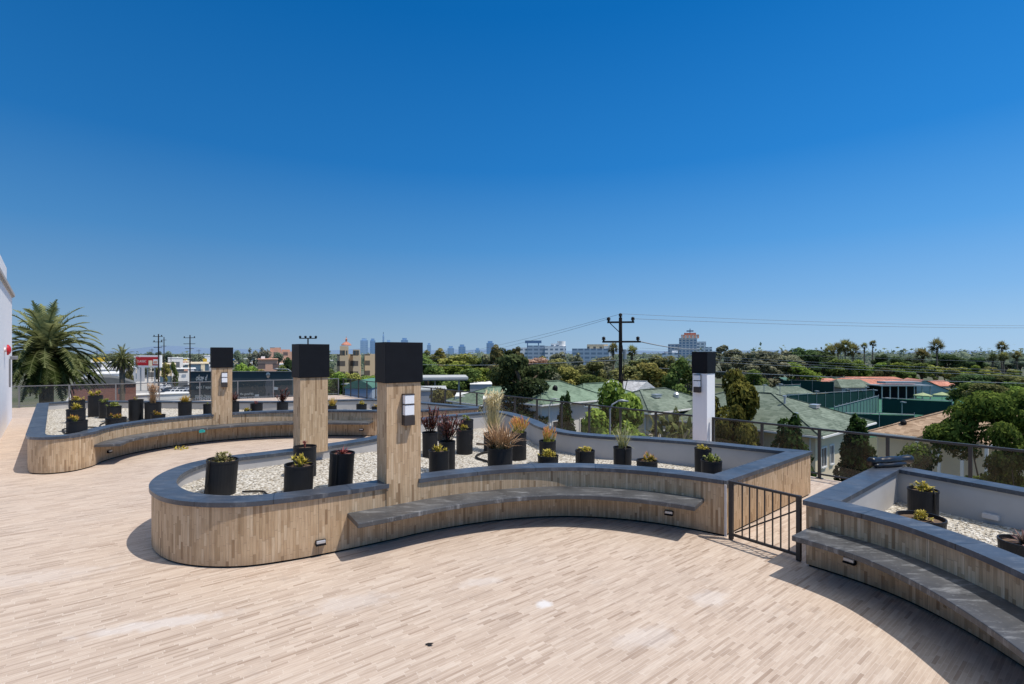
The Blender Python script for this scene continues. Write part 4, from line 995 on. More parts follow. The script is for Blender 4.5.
# ---- houses
def window(t, c, w_, h, nrm, panes=2, fm='offwhite'):
    a = math.atan2(nrm[1],nrm[0])+math.pi/2; n3 = Vector((nrm[0],nrm[1],0)); c = Vector(c)
    f = MB(); sd = Vector((math.cos(a),math.sin(a),0))
    for sg in (-1,1): f.box(c+sd*sg*w_/2+n3*.03, (.09,.08,h+.09), a)
    f.box(c+Vector((0,0,h/2))+n3*.03, (w_-.09,.08,.09), a); f.box(c+Vector((0,0,-h/2))+n3*.05, (w_-.09,.14,.09), a)
    for q in range(1,panes): f.box(c+sd*(q/panes-.5)*w_+n3*.025, (.05,.06,h-.09), a)
    fo = f.build('window', MT[fm], t); g_ = MB(); g_.box(c+n3*.012, (w_-.05,.02,h-.05), a); g_.build('pane', M['pane'], fo)
def hip_house(label, corner, wu, wv, eave, rise, wallm, roofm, wins=(), over=.55, vents=(), group=None, th=TH, hip=True, base=GZ):
    c = Vector((corner[0],corner[1],0)); t = thing('house', label, 'house', (c.x,c.y,base), th, group)
    ez = eave-base
    m = MB(); m.prism([(0,0),(wu,0),(wu,wv),(0,wv)], 0, ez-.02); m.build('wall', MT[wallm], t)
    o = over; lo = [(-o,-o),(wu+o,-o),(wu+o,wv+o),(-o,wv+o)]; P = [Vector((x,y,ez)) for x,y in lo]; s = min(wu,wv)/2+o
    if hip: r1, r2 = ((s-o, wv/2),(wu-s+o, wv/2)) if wu > wv else ((wu/2, s-o),(wu/2, wv-s+o))
    else: r1, r2 = ((-o, wv/2),(wu+o, wv/2)) if wu > wv else ((wu/2,-o),(wu/2,wv+o))
    a = Vector((*r1,ez+rise)); e = Vector((*r2,ez+rise)); m = MB()
    fs = [[P[0],P[1],e,a],[P[1],P[2],e],[P[2],P[3],a,e],[P[3],P[0],a]] if wu > wv else [[P[0],P[1],a],[P[1],P[2],e,a],[P[2],P[3],e],[P[3],P[0],a,e]]
    for f in fs: m.face(f)
    dn = Vector((0,0,-.2))
    for i in range(4): m.face([P[i]+dn,P[(i+1)%4]+dn,P[(i+1)%4],P[i]])
    m.face([p+dn for p in P[::-1]])
    ro = m.build('roof', MT[roofm], t)
    m = MB()
    for p in (P if hip else []):
        q = a if (p-a).length < (p-e).length else e; m.beam(p+Vector((0,0,.03)), q+Vector((0,0,.03)), .22, .05)
    m.beam(a+Vector((0,0,.04)), e+Vector((0,0,.04)), .24, .05); m.build('ridge_cap', MT[roofm], ro)
    g_ = MB()
    for i in range(4): g_.beam(P[i]+Vector((0,0,-.1))+(P[i]-Vector((wu/2,wv/2,P[i].z))).normalized()*.05, P[(i+1)%4]+Vector((0,0,-.1))+(P[(i+1)%4]-Vector((wu/2,wv/2,P[i].z))).normalized()*.05, .1, .12)
    g_.build('gutter', MT['offwhite'], ro)
    for (x_, y_) in ((-.06,.3),(wu+.06,.3)): g_ = MB(); g_.tube([(x_,y_,0),(x_,y_,ez-.2)], .05, 6); g_.build('downpipe', MT['offwhite'], t)
    for (u, v, h, kind) in vents:
        z = ez + rise*min((u+o)/s,(wu+o-u)/s,(v+o)/s,(wv+o-v)/s,1)
        m = MB()
        if kind == 'pipe': m.tube([(u,v,z-.1),(u,v,z+h)], .08, 8); m.tube([(u,v,z+h),(u,v,z+h+.12)], .14, 8)
        elif kind == 'box': m.box((u,v,z+.12), (.75,.45,.22), 0); m.box((u,v,z+.26), (.85,.55,.05))
        else: m.tube([(u,v,z-.1),(u,v,z+h*.6),(u+.05,v,z+h)], [.22,.24,.12], 10)
        m.build('roof_vent', M['galv'] if kind != 'dark' else M['black'], ro)
    for (side, q, z, w_, h) in wins:
        if side == 'f': cc = (q,0,z); nn = (0,-1)
        elif side == 'l': cc = (0,q,z); nn = (-1,0)
        elif side == 'r': cc = (wu,q,z); nn = (1,0)
        else: cc = (q,wv,z); nn = (0,1)
        window(t, cc, w_, h, nn)
    return t
hip_house('cream two storey house with a wide grey green hip roof behind the two cypresses', (19.6,32.3), 9.5, 13, -2.75, 2.1, 'cream', 'sh_green',
  wins=[('f',1.3,4.6,.9,1.3),('f',2.7,4.6,.7,1.3),('f',1.4,1.6,1.1,1.3),('l',6.5,4.5,1.5,1.3),('l',10.5,4.5,1.5,1.3),('f',6,4.6,1.2,1.2)],
  vents=[(2.5,6,.5,'turbine'),(3.2,3.2,.5,'pipe'),(6,2.2,.3,'box'),(1.1,1.6,.4,'pipe'),(5.2,8,.4,'pipe')])
hip_house('beige house with a grey green hip roof behind the banana like plants', (10.4,38), 9.0, 5.5, -1.95, 1.35, 'beige', 'sh_green',
  wins=[('f',2,4.8,1.2,1.3),('l',2.6,4.8,1.3,1.3)], vents=[(3.0,1.4,.4,'box'),(6,4,.4,'pipe'),(5.5,1.2,.4,'turbine')])
hip_house('pale house with a mint green hip roof left of the round bright tree', (2.5,42), 8.0, 6.0, -1.75, 1.6, 'offwhite', 'sh_mint',
  wins=[('f',2,4.8,1.6,1.7),('f',5.2,4.8,1.2,1.6),('l',3,4.8,1.2,1.4)], vents=[(3,1.5,.4,'dark'),(1.2,1.4,.3,'dark')])
hip_house('second mint green roofed house showing behind the round bright tree', (7.0,47.5), 9, 6, -2.3, 1.6, 'offwhite', 'sh_mint', wins=[('f',2,4.8,1.2,1.4),('f',5,4.8,1.2,1.4)])
hip_house('white roofed gable house beyond the round bright tree', (16.2,66), 3.8, 5.2, -2.5, 1.2, 'beige', 'sh_grey', wins=[('f',3,4,1.2,1.3)], hip=False)
hip_house('low green roofed house almost hidden below the wide cedar', (-3.2,54), 8, 6, -3.0, 1.5, 'offwhite', 'sh_mint', wins=[('f',2,3.5,1.2,1.3),('f',6,3.5,1.2,1.3)])
th_b = hip_house('one storey house with a brown shingle roof behind the pine tree', (32.6,44.6), 12, 10, -4.5, 2.3, 'cream', 'sh_brown', th=TH-math.pi/2,
  wins=[('f',3,3,1.5,1.2),('l',3,3,1.2,1.2)], vents=[(1.6,1.2,.35,'dark'),(5,1.4,.3,'pipe')])
# front gable and carport posts of the brown house
ez = -4.5-GZ
m = MB(); a = [Vector((3.0,-1.6,ez)),Vector((7.4,-1.6,ez)),Vector((5.2,-1.6,ez+1.15)),Vector((3.0,2.6,ez)),Vector((7.4,2.6,ez)),Vector((5.2,3.0,ez+1.15))]
m.face([a[0],a[2],a[5],a[3]]); m.face([a[2],a[1],a[4],a[5]]); m.face([a[0],a[1],a[2]]); m.build('porch_gable', MT['sh_brown'], th_b)
for i in range(4): m = MB(); m.box((3.1+1.4*i,-1.4,(ez)/2), (.2,.2,ez-.04)); m.build('porch_post', MT['offwhite'], th_b)

# ---- tennis courts
m = MB(); A_ = [Vector((bear(742,120),120,0)),Vector((bear(800,64),64,0)),Vector((bear(990,76),76,0)),Vector((bear(960,135),135,0))]
m.face([(p.x,p.y,GZ+.02) for p in A_][::1]); tag(m.build('tennis_court', MT['court'], kind='structure'), 'green tennis court surface', 'court')
def fence(label, p, q, h, mt, posts=True, sp=3.0, name='court_fence', light=False):
    p = Vector((bear(p[0],p[1]),p[1])); q = Vector((bear(q[0],q[1]),q[1])); d = q-p; L = d.length; t = thing(name, label, 'fence', (p.x,p.y,GZ), math.atan2(d.y,d.x))
    m = MB(); m.box((L/2,0,h/2), (L,.05,h-.35)); m.build('windscreen', MT[mt], t)
    m = MB(); m.tube([(0,-.09,h),(L,-.09,h)], .05, 6); m.build('top_rail', MT['steel'], t)
    n = max(1,int(L/sp))
    for i in range(n+1): m = MB(); m.tube([(L*i/n,-.09,0),(L*i/n,-.09,h+.25)], .05, 6); m.build('post', MT['steel'], t)
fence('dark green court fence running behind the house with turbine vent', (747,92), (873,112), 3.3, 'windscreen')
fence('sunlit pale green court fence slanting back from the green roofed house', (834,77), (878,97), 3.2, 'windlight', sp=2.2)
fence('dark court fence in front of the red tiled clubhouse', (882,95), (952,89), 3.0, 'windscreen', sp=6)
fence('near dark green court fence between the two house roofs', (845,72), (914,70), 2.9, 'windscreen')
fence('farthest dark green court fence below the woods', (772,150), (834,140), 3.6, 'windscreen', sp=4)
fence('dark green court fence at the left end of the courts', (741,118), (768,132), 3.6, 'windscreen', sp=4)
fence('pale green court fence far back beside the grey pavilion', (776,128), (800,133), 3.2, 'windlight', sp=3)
def gable(label, c, D, wpx, dep, eave_y, ridge_y, wallm, roofm, rz=0, name='pavilion', cat='building', wins=0, across=False):
    w_ = wpx*D/500; t = thing(name, label, cat, (bear(c,D),D+dep/2,GZ), rz); ez = zat(eave_y,D)-GZ; rz_ = zat(ridge_y,D)-GZ
    m = MB(); m.box((0,0,ez/2), (w_,dep,ez)); m.build('wall', MT[wallm], t)
    m = MB(); x, y = w_/2+.5, dep/2+.5
    if across:   # ridge runs away from the viewer, gable end faces out
        m.face([(-x,-y,ez+.01),(0,-y,rz_),(0,y,rz_),(-x,y,ez+.01)]); m.face([(0,-y,rz_),(x,-y,ez+.01),(x,y,ez+.01),(0,y,rz_)])
        g_ = MB(); g_.face([(-x+.4,-y+.4,ez+.005),(x-.4,-y+.4,ez+.005),(0,-y+.4,rz_-.1)]); g_.build('gable_wall', MT[wallm], t)
    else:
        i = min(dep/2, w_*.2)
        m.face([(-x,-y,ez+.01),(x,-y,ez+.01),(x-i,0,rz_),(-x+i,0,rz_)]); m.face([(x,y,ez+.01),(-x,y,ez+.01),(-x+i,0,rz_),(x-i,0,rz_)]); m.face([(x,-y,ez+.01),(x,y,ez+.01),(x-i,0,rz_)]); m.face([(-x,y,ez+.01),(-x,-y,ez+.01),(-x+i,0,rz_)])
    m.build('roof', MT[roofm], t)
    for i in range(wins): window(t, ((i+.5)/wins*w_-w_/2,-dep/2,ez*.5), w_/wins*.5, ez*.45, (0,-1), 2)
    return t
gable('low pavilion with a grey shingle hip roof left of the courts', 764, 104, 40, 9, 395, 387, 'greywall', 'sh_green', wins=3)
gable('second grey roofed pavilion beside the courts', 797, 112, 30, 8, 393.5, 387.5, 'greywall', 'sh_green', wins=3)
gable('small pavilion with a pale green roof behind the courts', 786, 155, 18, 8, 383, 378, 'offwhite', 'windlight', wins=2)
gable('left wing of the clubhouse with a red tiled roof', 832, 160, 27, 10, 384.5, 379, 'beige', 'tile_red', name='clubhouse', wins=3)
gable('long middle wing of the clubhouse with a red tiled roof', 882, 150, 78, 10, 384.5, 377.5, 'beige', 'tile_red', name='clubhouse', wins=7)
gable('grey shingled hall in front of the long red tiled wing', 859, 140, 34, 9, 387.5, 380, 'greywall', 'sh_green', name='clubhouse', wins=3)
gable('gabled right wing of the clubhouse with a red tiled roof slope', 934, 132, 44, 12, 391.5, 380, 'greywall', 'tile_red', rz=R(-22), name='clubhouse', across=True)
gable('far right wing of the clubhouse with a red tiled roof', 948, 165, 20, 9, 386, 381, 'beige', 'tile_red', name='clubhouse', wins=2)
gable('small white tower with a red tiled cap right of the blue umbrella', 972, 150, 11, 4, 384.5, 382, 'offwhite', 'tile_red', name='clubhouse')
# terrace with pergola and umbrellas
t = thing('pergola', 'grey metal pergola with dark openings on the clubhouse terrace', 'pergola', (bear(899,126),126,GZ))
m = MB(); m.box((0,0,3.4), (13,5,.25)); m.box((0,0,4.1),(9,3,.5)); m.build('roof', MT['steel'], t)
for i in range(7): m = MB(); m.box((-6+2*i,-2.3,1.63), (.2,.2,3.26)); m.build('post', MT['steel'], t)
m = MB(); m.box((0,2.4,1.6), (12.6,.2,3.15)); m.build('back_wall', M['black'], t)
def umbrella(px, D, y, mt, label):
    t = thing('patio_umbrella', label, 'umbrella', (bear(px,D),D,GZ), 0, 'umbrellas on the clubhouse terrace'); z = zat(y,D)-GZ; m = MB(); m.tube([(0,0,0),(0,0,z)], .04, 6); m.build('pole', MT['steel'], t)
    m = MB(); 
    for i in range(8): a, e = i*math.pi/4, (i+1)*math.pi/4; m.face([(1.7*math.cos(a),1.7*math.sin(a),z-.6),(1.7*math.cos(e),1.7*math.sin(e),z-.6),(0,0,z)]); m.face([(1.7*math.cos(a),1.7*math.sin(a),z-.85),(1.7*math.cos(e),1.7*math.sin(e),z-.85),(1.7*math.cos(e),1.7*math.sin(e),z-.6),(1.7*math.cos(a),1.7*math.sin(a),z-.6)])
    m.build('canopy', MT[mt], t)
MT['umbrella_green'] = plain('pale green canvas', (.36,.42,.22), .8); 
umbrella(923,112,392.5,'umbrella_green','pale green umbrella nearer the gabled clubhouse wall'); umbrella(942,112,392,'umbrella_green','pale green umbrella second from the left on the clubhouse terrace'); umbrella(960,125,387.5,'bluepaint','bright blue umbrella at the right of the clubhouse')
def plain_lamp(px, D, yt, label):
    t = thing('court_light', label, 'court light', (bear(px,D),D,GZ), 0, 'light poles around the courts'); h = zat(yt,D)-GZ; m = MB(); m.tube([(0,0,0),(0,0,h)], .07, 6); m.build('pole', MT['steel'], t); m = MB(); m.box((0,-.3,h), (.5,.9,.18)); m.build('lamp_head', MT['steel'], t)
for px, D, yt in ((764,100,385),(780,100,384),(866,118,387),(887,96,398),(902,92,402),(816,105,391),(846,110,389),(874,106,390)): plain_lamp(px, D, yt, 'thin grey light pole standing along the tennis courts')

# ---- utility poles and wires
def utility_pole(px, D, yt, label, arms, group=None, r0=.15):
    X = bear(px,D); h = zat(yt,D)-GZ; t = thing('utility_pole', label, 'utility pole', (X,D,GZ), R(-8), group)
    m = MB(); m.tube([(0,0,0),(0,0,h)], [r0*1.15,r0*.8], 10); m.build('pole', MT['pole'], t)
    for (dz, w_, ins, off) in arms:
        m = MB(); m.box((off,-r0-.04,h-dz), (w_,.1,.13)); ao = m.build('crossarm', MT['pole'], t)
        for q in ins: m = MB(); m.lathe([(0,0),(.06,0),(.075,.06),(.15,.10),(.10,.16),(.14,.22),(.07,.30),(0,.32)], (q,-r0-.04,h-dz+.06), 8); m.build('insulator', M['black'], t)
    return t
t = utility_pole(620.5, 36, 317.5, 'tall dark utility pole with two crossarms rising above the railing', [(.35,1.9,(-.85,.85),0),(1.75,2.7,(-1.2,1.2),.05),(4.5,.9,(),0)])
h = zat(317.5,36)-GZ
m = MB(); m.lathe([(0,0),(.06,0),(.075,.06),(.15,.10),(.10,.16),(.14,.22),(.07,.30),(0,.32)], (0,0,h), 8); m.build('insulator', M['black'], t)
m = MB(); m.beam((-.75,-.2,h-.42),(-.05,-.15,h-1.1),.05,.05); m.build('arm_brace', MT['pole'], t)
m = MB(); m.box((0,-.18,h-5.1), (.28,.06,.18)); m.build('marker_plate', MT['yellowpaint'], t)
m = MB(); m.tube([(.1,-.2,h-2.0),(.22,-.3,h-3.2),(.14,-.25,h-4.6),(.2,-.3,h-5.6),(.5,-.3,h-4.3)], .03, 6); m.build('riser_cable', MT['pole'], t)
m = MB(); m.tube([(.28,-.25,h-2.3),(.28,-.25,h-3.0)], .13, 10); m.build('transformer', MT['steel'], t)
utility_pole(158.5, 120, 334, 'taller utility pole with crossarms behind the red billboard', [(.6,2.6,(-1,1),0),(1.9,2.6,(-1,1),0),(3.2,2.2,(),0)])
utility_pole(164, 165, 337, 'thin utility pole just right of the taller one behind the billboard', [(1.0,2,(),0),(3,2,(),0)])
utility_pole(190, 125, 335, 'utility pole with pale crossarms between billboard and far pillar', [(.7,3.2,(-1.4,1.4),0),(2.2,3.2,(),0),(3.4,2.4,(),0)])
utility_pole(128, 140, 352, 'short utility pole over the smaller date palm', [(.5,2,(),0)])
def wire(label, pts, sag, r=.022):
    m = MB(); p = Vector(pts[0]); q = Vector(pts[1]); m.tube([p.lerp(q,i/24)+Vector((0,0,-sag*4*(i/24)*(1-i/24))) for i in range(25)], r, 5); tag(m.build('power_line', MT['wire']), label, 'power line', 'overhead lines')
X0 = bear(620.5,36); zt = zat(317.5,36)
wire('thin overhead line crossing the sky to the right from the top of the pole', ((X0+.85,35.8,zt-.1),(bear(1120,50),50,zat(327,50))), .3, .014)
wire('second thin overhead line leaving the pole top to the right', ((X0+.05,35.8,zt+.25),(bear(1120,54),54,zat(325,54))), .35, .012)
wire('thin overhead line running left from the pole top', ((X0-.85,35.8,zt-.1),(bear(400,110),110,zat(359,110))), 1.2, .012)
wire('second overhead line running left from the pole top', ((X0,35.8,zt+.25),(bear(405,120),120,zat(357,120))), 1.0, .012)
wire('grey cable running right from the lower crossarm', ((X0+1.2,35.8,zt-1.7),(bear(700,60),60,zat(349,60))), .2, .045)
for i, (ya, yb, da, db, r_) in enumerate(((355,371,130,95,.03),(357.5,374,132,92,.03),(360,376.5,130,95,.045),(370,383,110,86,.06),(351,362,150,120,.025))):
    wire(('uppermost','second','third','lowest and brightest','faintest')[i]+' of the slack cables crossing in front of the woods at the right', ((bear(640,da),da,zat(ya-3,da)),(bear(1100,db),db,zat(yb+2,db))), .5, r_)
wire('pale cable crossing the woods left of the utility pole', ((bear(400,95),95,zat(363,95)),(X0,36,zat(360,36))), .4, .03)
# street lamps
def street_lamp(px, D, yt, label, arm, r_=.06, flip=1, hs_=1):
    X = bear(px,D); h = zat(yt,D)-GZ; t = thing('street_lamp', label, 'street lamp', (X,D,GZ)); m = MB()
    m.tube([(0,0,0),(0,0,h-.5),(flip*.12,0,h-.2),(flip*.4,0,h-.03),(flip*arm,0,h)], [r_*1.3,r_,r_,r_*.9,r_*.7], 8); m.build('pole', MT['steel'], t)
    m = MB(); m.tube([(flip*(arm-.05),0,h),(flip*(arm+.2),0,h+.02),(flip*(arm+.55),0,h-.02)], [.06*hs_,.11*hs_,.05*hs_], 8); m.build('lamp_head', MT['steel'], t, smooth=True)
street_lamp(610, 27, 401, 'pale curved street lamp against the round bright tree', .45, .05, 1, .7)
street_lamp(549, 30, 399, 'slim grey lamp post in front of the mint green house', .12, .035, 1, .35)
street_lamp(291, 62, 369, 'curved grey street lamp at the right end of the black mural', 1.6, .07, -1)
street_lamp(483.5, 24, 399, 'slim white post behind the tall pale grass', .1, .045, 1, .35)
# twin floodlight mast left of the lamp pillar
t = thing('flood_mast', 'dark mast with a crossbar of floodlights above the back pillar cap', 'light mast', (bear(308,70),70,GZ)); h = zat(338,70)-GZ
m = MB(); m.tube([(0,0,0),(0,0,h)], .1, 8); m.build('pole', MT['pole'], t); m = MB(); m.box((0,0,h-.05), (2.4,.12,.12)); m.build('crossbar', MT['pole'], t)
for q in (-1.1,-.35,.35,1.1): m = MB(); m.lathe([(0,0),(.1,0),(.2,.12),(.12,.3),(0,.32)], (q,0,h), 8); m.build('floodlight', M['black'], t)

# ---- big buildings
def winmat(name, wall, glass, sx, sz, fx=.55, fz=.5):
    k = N(name); ge = k.n('ShaderNodeTexCoord').outputs['UV']; sp = k.n('ShaderNodeSeparateXYZ'); k.l(ge, sp.inputs[0])
    a = k.math('LESS_THAN', k.math('FRACT', k.math('DIVIDE', sp.outputs[0], sx)), fx); c = k.math('LESS_THAN', k.math('ABSOLUTE', k.math('SUBTRACT', k.math('FRACT', k.math('DIVIDE', sp.outputs[1], sz)), .5)), fz/2)
    k.bsdf(k.mix(k.math('MULTIPLY', a, c), wall, glass), .7, .3); return k.m
MT['w_white'] = winmat('white office facade', (.85,.85,.84), (.22,.28,.34), 5, 4, .6, .45)
MT['w_grey'] = winmat('grey office facade', (.42,.50,.58), (.20,.27,.35), 6, 4, .75, .5)
MT['w_hotel'] = winmat('hotel facade', (.68,.66,.67), (.22,.31,.42), 4.5, 3.4, .62, .6)
MT['w_sky'] = winmat('skyscraper facade', (.32,.47,.64), (.27,.42,.60), 40, 18, .6, .6)  # blue distance haze put into wall and glass colours
MT['w_sky2'] = winmat('dark skyscraper facade', (.24,.38,.56), (.20,.34,.52), 30, 18, .6, .6)  # same distance haze put into a darker pair of colours
MT['w_tan'] = winmat('tan facade', (.66,.50,.32), (.13,.11,.09), 6, 5, .4, .5)
MT['w_salmon'] = winmat('salmon facade', (.62,.36,.25), (.15,.11,.10), 4.5, 4, .5, .45)
MT['w_shop'] = winmat('shop front', (.78,.65,.44), (.08,.13,.17), 5, 5.2, .75, .6)
MT['w_shop2'] = winmat('pale shop front', (.80,.76,.70), (.13,.14,.15), 6, 5.2, .7, .5)
TURN = {}
def part(t, name, mt, px0, px1, y0, y1, D, dep, par=None):
    # block whose front face spans these bearings and heights at distance D
    # one turn per building so that its front looks towards the terrace
    pc = (px0+px1)/2; f = TURN.setdefault(t.name, math.atan2(pc-512, 500)); tn = (pc-512)/500
    w_ = (px1-px0)*D/500/(math.cos(f)+math.sin(f)*tn); z1 = zat(y0,D); z0 = GZ if y1 is None else zat(y1,D); dv_ = Vector((math.sin(f),math.cos(f)))
    m = MB(); m.uvbox((bear(pc,D)+dv_.x*dep/2, D+dv_.y*dep/2, (z0+z1)/2), (w_,dep,z1-z0), -f); return m.build(name, MT[mt], par or t)
MT['teal_sign'] = plain('teal sign', (.03,.30,.32), .6)
MT['canopy'] = plain('weathered canopy metal', (.50,.50,.47), .6, .3, var=.2, sc=.4)
def bld(label, cat='building', name='office_building'): return thing(name, label, cat)
t = bld('white office block with a rooftop sign frame at the left of the far offices')
part(t,'wall','w_white',515,545,347.5,None,520,25); part(t,'tower','w_grey',528,545,345.5,None,516,20); part(t,'roof_sign','haze_dark',525,541.5,340.5,343.2,530,2); part(t,'sign_post','haze_dark',527,528,343.2,347.5,530,1); part(t,'sign_post','haze_dark',538,539,343.2,347.5,530,1)
t = bld('white stepped office block with a rounded stair tower among the far offices')
part(t,'wall','w_white',545,566,346,None,500,25); part(t,'upper_floor','w_white',551,562,343.5,346,502,18)
m = MB(); m.tube([(bear(562,498),505,GZ),(bear(562,498),505,zat(341.2,505))], 4.2, 16); m.build('stair_tower', MT['offwhite'], t, smooth=False)
t = bld('long grey blue office block with cream top floor left of the utility pole')
part(t,'wall','w_grey',572,609,348.5,None,480,30); part(t,'upper_floor','w_tan',587,608,344.3,348.5,484,20); part(t,'end_wall','offwhite',604,614,346,None,478,20)
t = bld('tall stepped hotel tower with a red roof band and a sign on top', 'hotel', 'hotel_tower')
part(t,'wall','w_hotel',679,697,338,None,640,30); part(t,'side_wing','w_hotel',668,678.6,344,None,650,30); part(t,'side_wing','w_white',697,706,341.5,None,636,25); part(t,'side_wing','w_white',705.5,712,347,None,632,25); part(t,'roof','salmon',681,699,334.6,338,644,22); part(t,'roof','tile_red',684,696,332.8,334.6,648,14)
for i in range(5): part(t,'dormer','offwhite',681.5+3.6*i,682.9+3.6*i,335.5,338.5,637,3)
part(t,'roof_sign','haze_dark',686.5,693.5,330.4,331.6,650,2); part(t,'sign_post','haze_dark',689.6,690.4,328.6,333,651,1.5)
t = bld('low white office in front of the hotel tower'); part(t,'wall','w_white',662,678,353,None,420,20); part(t,'upper_floor','w_white',672,678,350.5,353,424,14); part(t,'plant_room','greywall',664,668,351.6,353,424,8)
def sky(px0, px1, yt, label, mt='w_sky', crown=True):
    D = 3600+rnd.uniform(0,500); t = thing('skyscraper', label, 'skyscraper'); t['group'] = 'downtown skyline'; w_ = px1-px0
    part(t,'shaft',mt,px0,px1,yt+2,None,D,120); part(t,'crown',mt,px0+w_*.18,px1-w_*.18,yt,yt+2.0,D+20,60)
    if crown: part(t,'mast','haze_dark',(px0+px1)/2-.25,(px0+px1)/2+.25,yt-2,yt,D+30,6)
sky(360.3,368,338.3,'broadest hazy skyscraper left of the lamp pillar cap',crown=False); sky(370,375.4,338.5,'hazy skyscraper just left of the lamp pillar cap','w_sky2',False)
sky(382.5,384.2,334,'slim tallest hazy skyscraper peeking over the lamp pillar cap'); sky(386,391,340,'low hazy tower peeking over the lamp pillar cap',crown=False); sky(401,408,338,'hazy tower at the right above the lamp pillar cap','w_sky2',False)
sky(447.5,454,346,'low hazy tower first right of the lamp pillar',crown=False); sky(458.5,465.5,344.5,'dark hazy tower over the trees right of the lamp pillar','w_sky2',False); sky(475,480,348,'lowest hazy tower in the gap over the trees',crown=False); sky(486.5,493.8,341,'dark hazy tower above the tall eucalyptus','w_sky2',False); sky(427,431,343,'faint hazy tower right beside the lamp pillar cap',crown=False)
# red domed tower
t = bld('tan mission style tower with a red dome behind the street trees', 'building', 'domed_tower')
part(t,'wall','w_tan',337,361,354.5,None,240,16); part(t,'tower','w_tan',339.8,348.5,346,None,236,10); part(t,'side_wing','w_tan',353,360,349.5,None,238,8); part(t,'side_wing','w_tan',365,376.5,354,None,250,14)
xx = bear(343.5,236); m = MB(); m.lathe([(2.4,0),(2.3,.4),(1.5,1.2),(.7,1.7),(.4,1.8),(.4,2.9),(.65,3.0),(.2,3.4),(0,4.6)], (xx,240,zat(345.4,238)), 14); m.build('dome', MT['tile_red'], t, smooth=False)
for q in (342.6,346,354,357.5): part(t,'window','blackpaint',q,q+1.4,350.5,355,233.5 if q < 350 else 236.5,.5)
# salmon buildings
t = bld('salmon flat roofed apartment block on the rise left of the back pillar', 'building', 'apartment_building'); part(t,'wall','w_salmon',264,292,351.5,None,260,20); part(t,'upper_floor','w_salmon',270,281,347.5,351.5,262,12); part(t,'parapet','salmon',281.5,290,349.5,351.5,263,8)
t = bld('brick red corner building above the mural wall', 'building', 'brick_building'); part(t,'wall','w_salmon',258,278,359.5,None,170,12); part(t,'parapet','offwhite',261,265,356.5,359.5,171,4); part(t,'cornice','salmon',257.6,278.4,358.8,359.5,169.5,13)
# mural wall
D = 60; t = bld('black painted wall with white script lettering and a painted man in a suit', 'mural wall', 'mural_wall')
TURN[t.name] = 0; part(t,'wall','blackpaint',190.5,292,372,None,D,.5); part(t,'coping','muralgrey',190.2,292.3,371.4,372,D-.1,.7)
def text(body, px, y, D, size, mt, par, name='lettering', shear=.0, sx=1):
    c = bpy.data.curves.new('t','FONT'); c.body = body; c.size = size; c.extrude = .01; c.shear = shear
    o = bpy.data.objects.new('t', c); col.objects.link(o); dg = bpy.context.evaluated_depsgraph_get(); me = bpy.data.meshes.new_from_object(o.evaluated_get(dg))
    bpy.data.objects.remove(o); me.name = name; me.materials.clear(); me.materials.append(MT[mt]); x = bpy.data.objects.new(name, me); col.objects.link(x)
    x.location = (bear(px,D),D,zat(y,D)); x.rotation_euler = (R(90),0,0); x.scale = (sx,1,1); x.parent = par; return x
text('okay d', 195.6, 380.5, D-.06, 1.0, 'muralwhite', t, shear=.3, sx=.5)
for (a, e, yy, hh) in ((196,203,388.5,.22),(206,213,388.5,.22),(195,203,397.2,.2),(206,213,397.2,.2),(195,203,400,.32),(206,214,400,.32)):
    text('out / upon' if yy < 390 else 'made house', a, yy, D-.06, hh*2.3, 'muralwhite', t)
text('the good life', 240, 395, D-.06, .40, 'muralwhite', t, sx=.8); text('more for everyone', 240, 399, D-.06, .40, 'muralwhite', t)
def flat(poly, D_, mt, name='painted_figure'):
    m = MB(); m.face([(bear(x,D_),D_,zat(y,D_)) for x, y in poly][::-1]); return m.build(name, MT[mt], t)
flat([(266,380.5),(268,378.3),(271,379.2),(273,382),(273.6,388),(272.6,393),(271.8,398),(270,398.5),(269.5,393),(268,393.5),(267,398.2),(265.4,398),(265.8,390),(264.8,386)], D-.03, 'muralgrey')
flat([(266.2,374.2),(268,372.6),(269.6,373.6),(270,376),(268.8,378),(266.9,377.6)], D-.035, 'skin', 'painted_face'); flat([(265.9,375),(266.4,372.8),(268.2,372.1),(270,373.3),(270.1,375.2),(268.4,374)], D-.05, 'muralwhite', 'painted_hair')
flat([(272.6,390),(274,386.8),(278.2,387.4),(277.6,389.8)], D-.04, 'muralwhite', 'painted_paper'); flat([(254.8,394.6),(259,394.2),(259,396.6),(254.8,396.6)], D-.04, 'muralwhite', 'painted_paper')
rr = random.Random(2)
for i in range(26): x = rr.uniform(242,264); y = rr.uniform(384,393); flat([(x,y),(x+.5,y-.1),(x+.4,y+.4)], D-.04, 'skin', 'painted_speck')
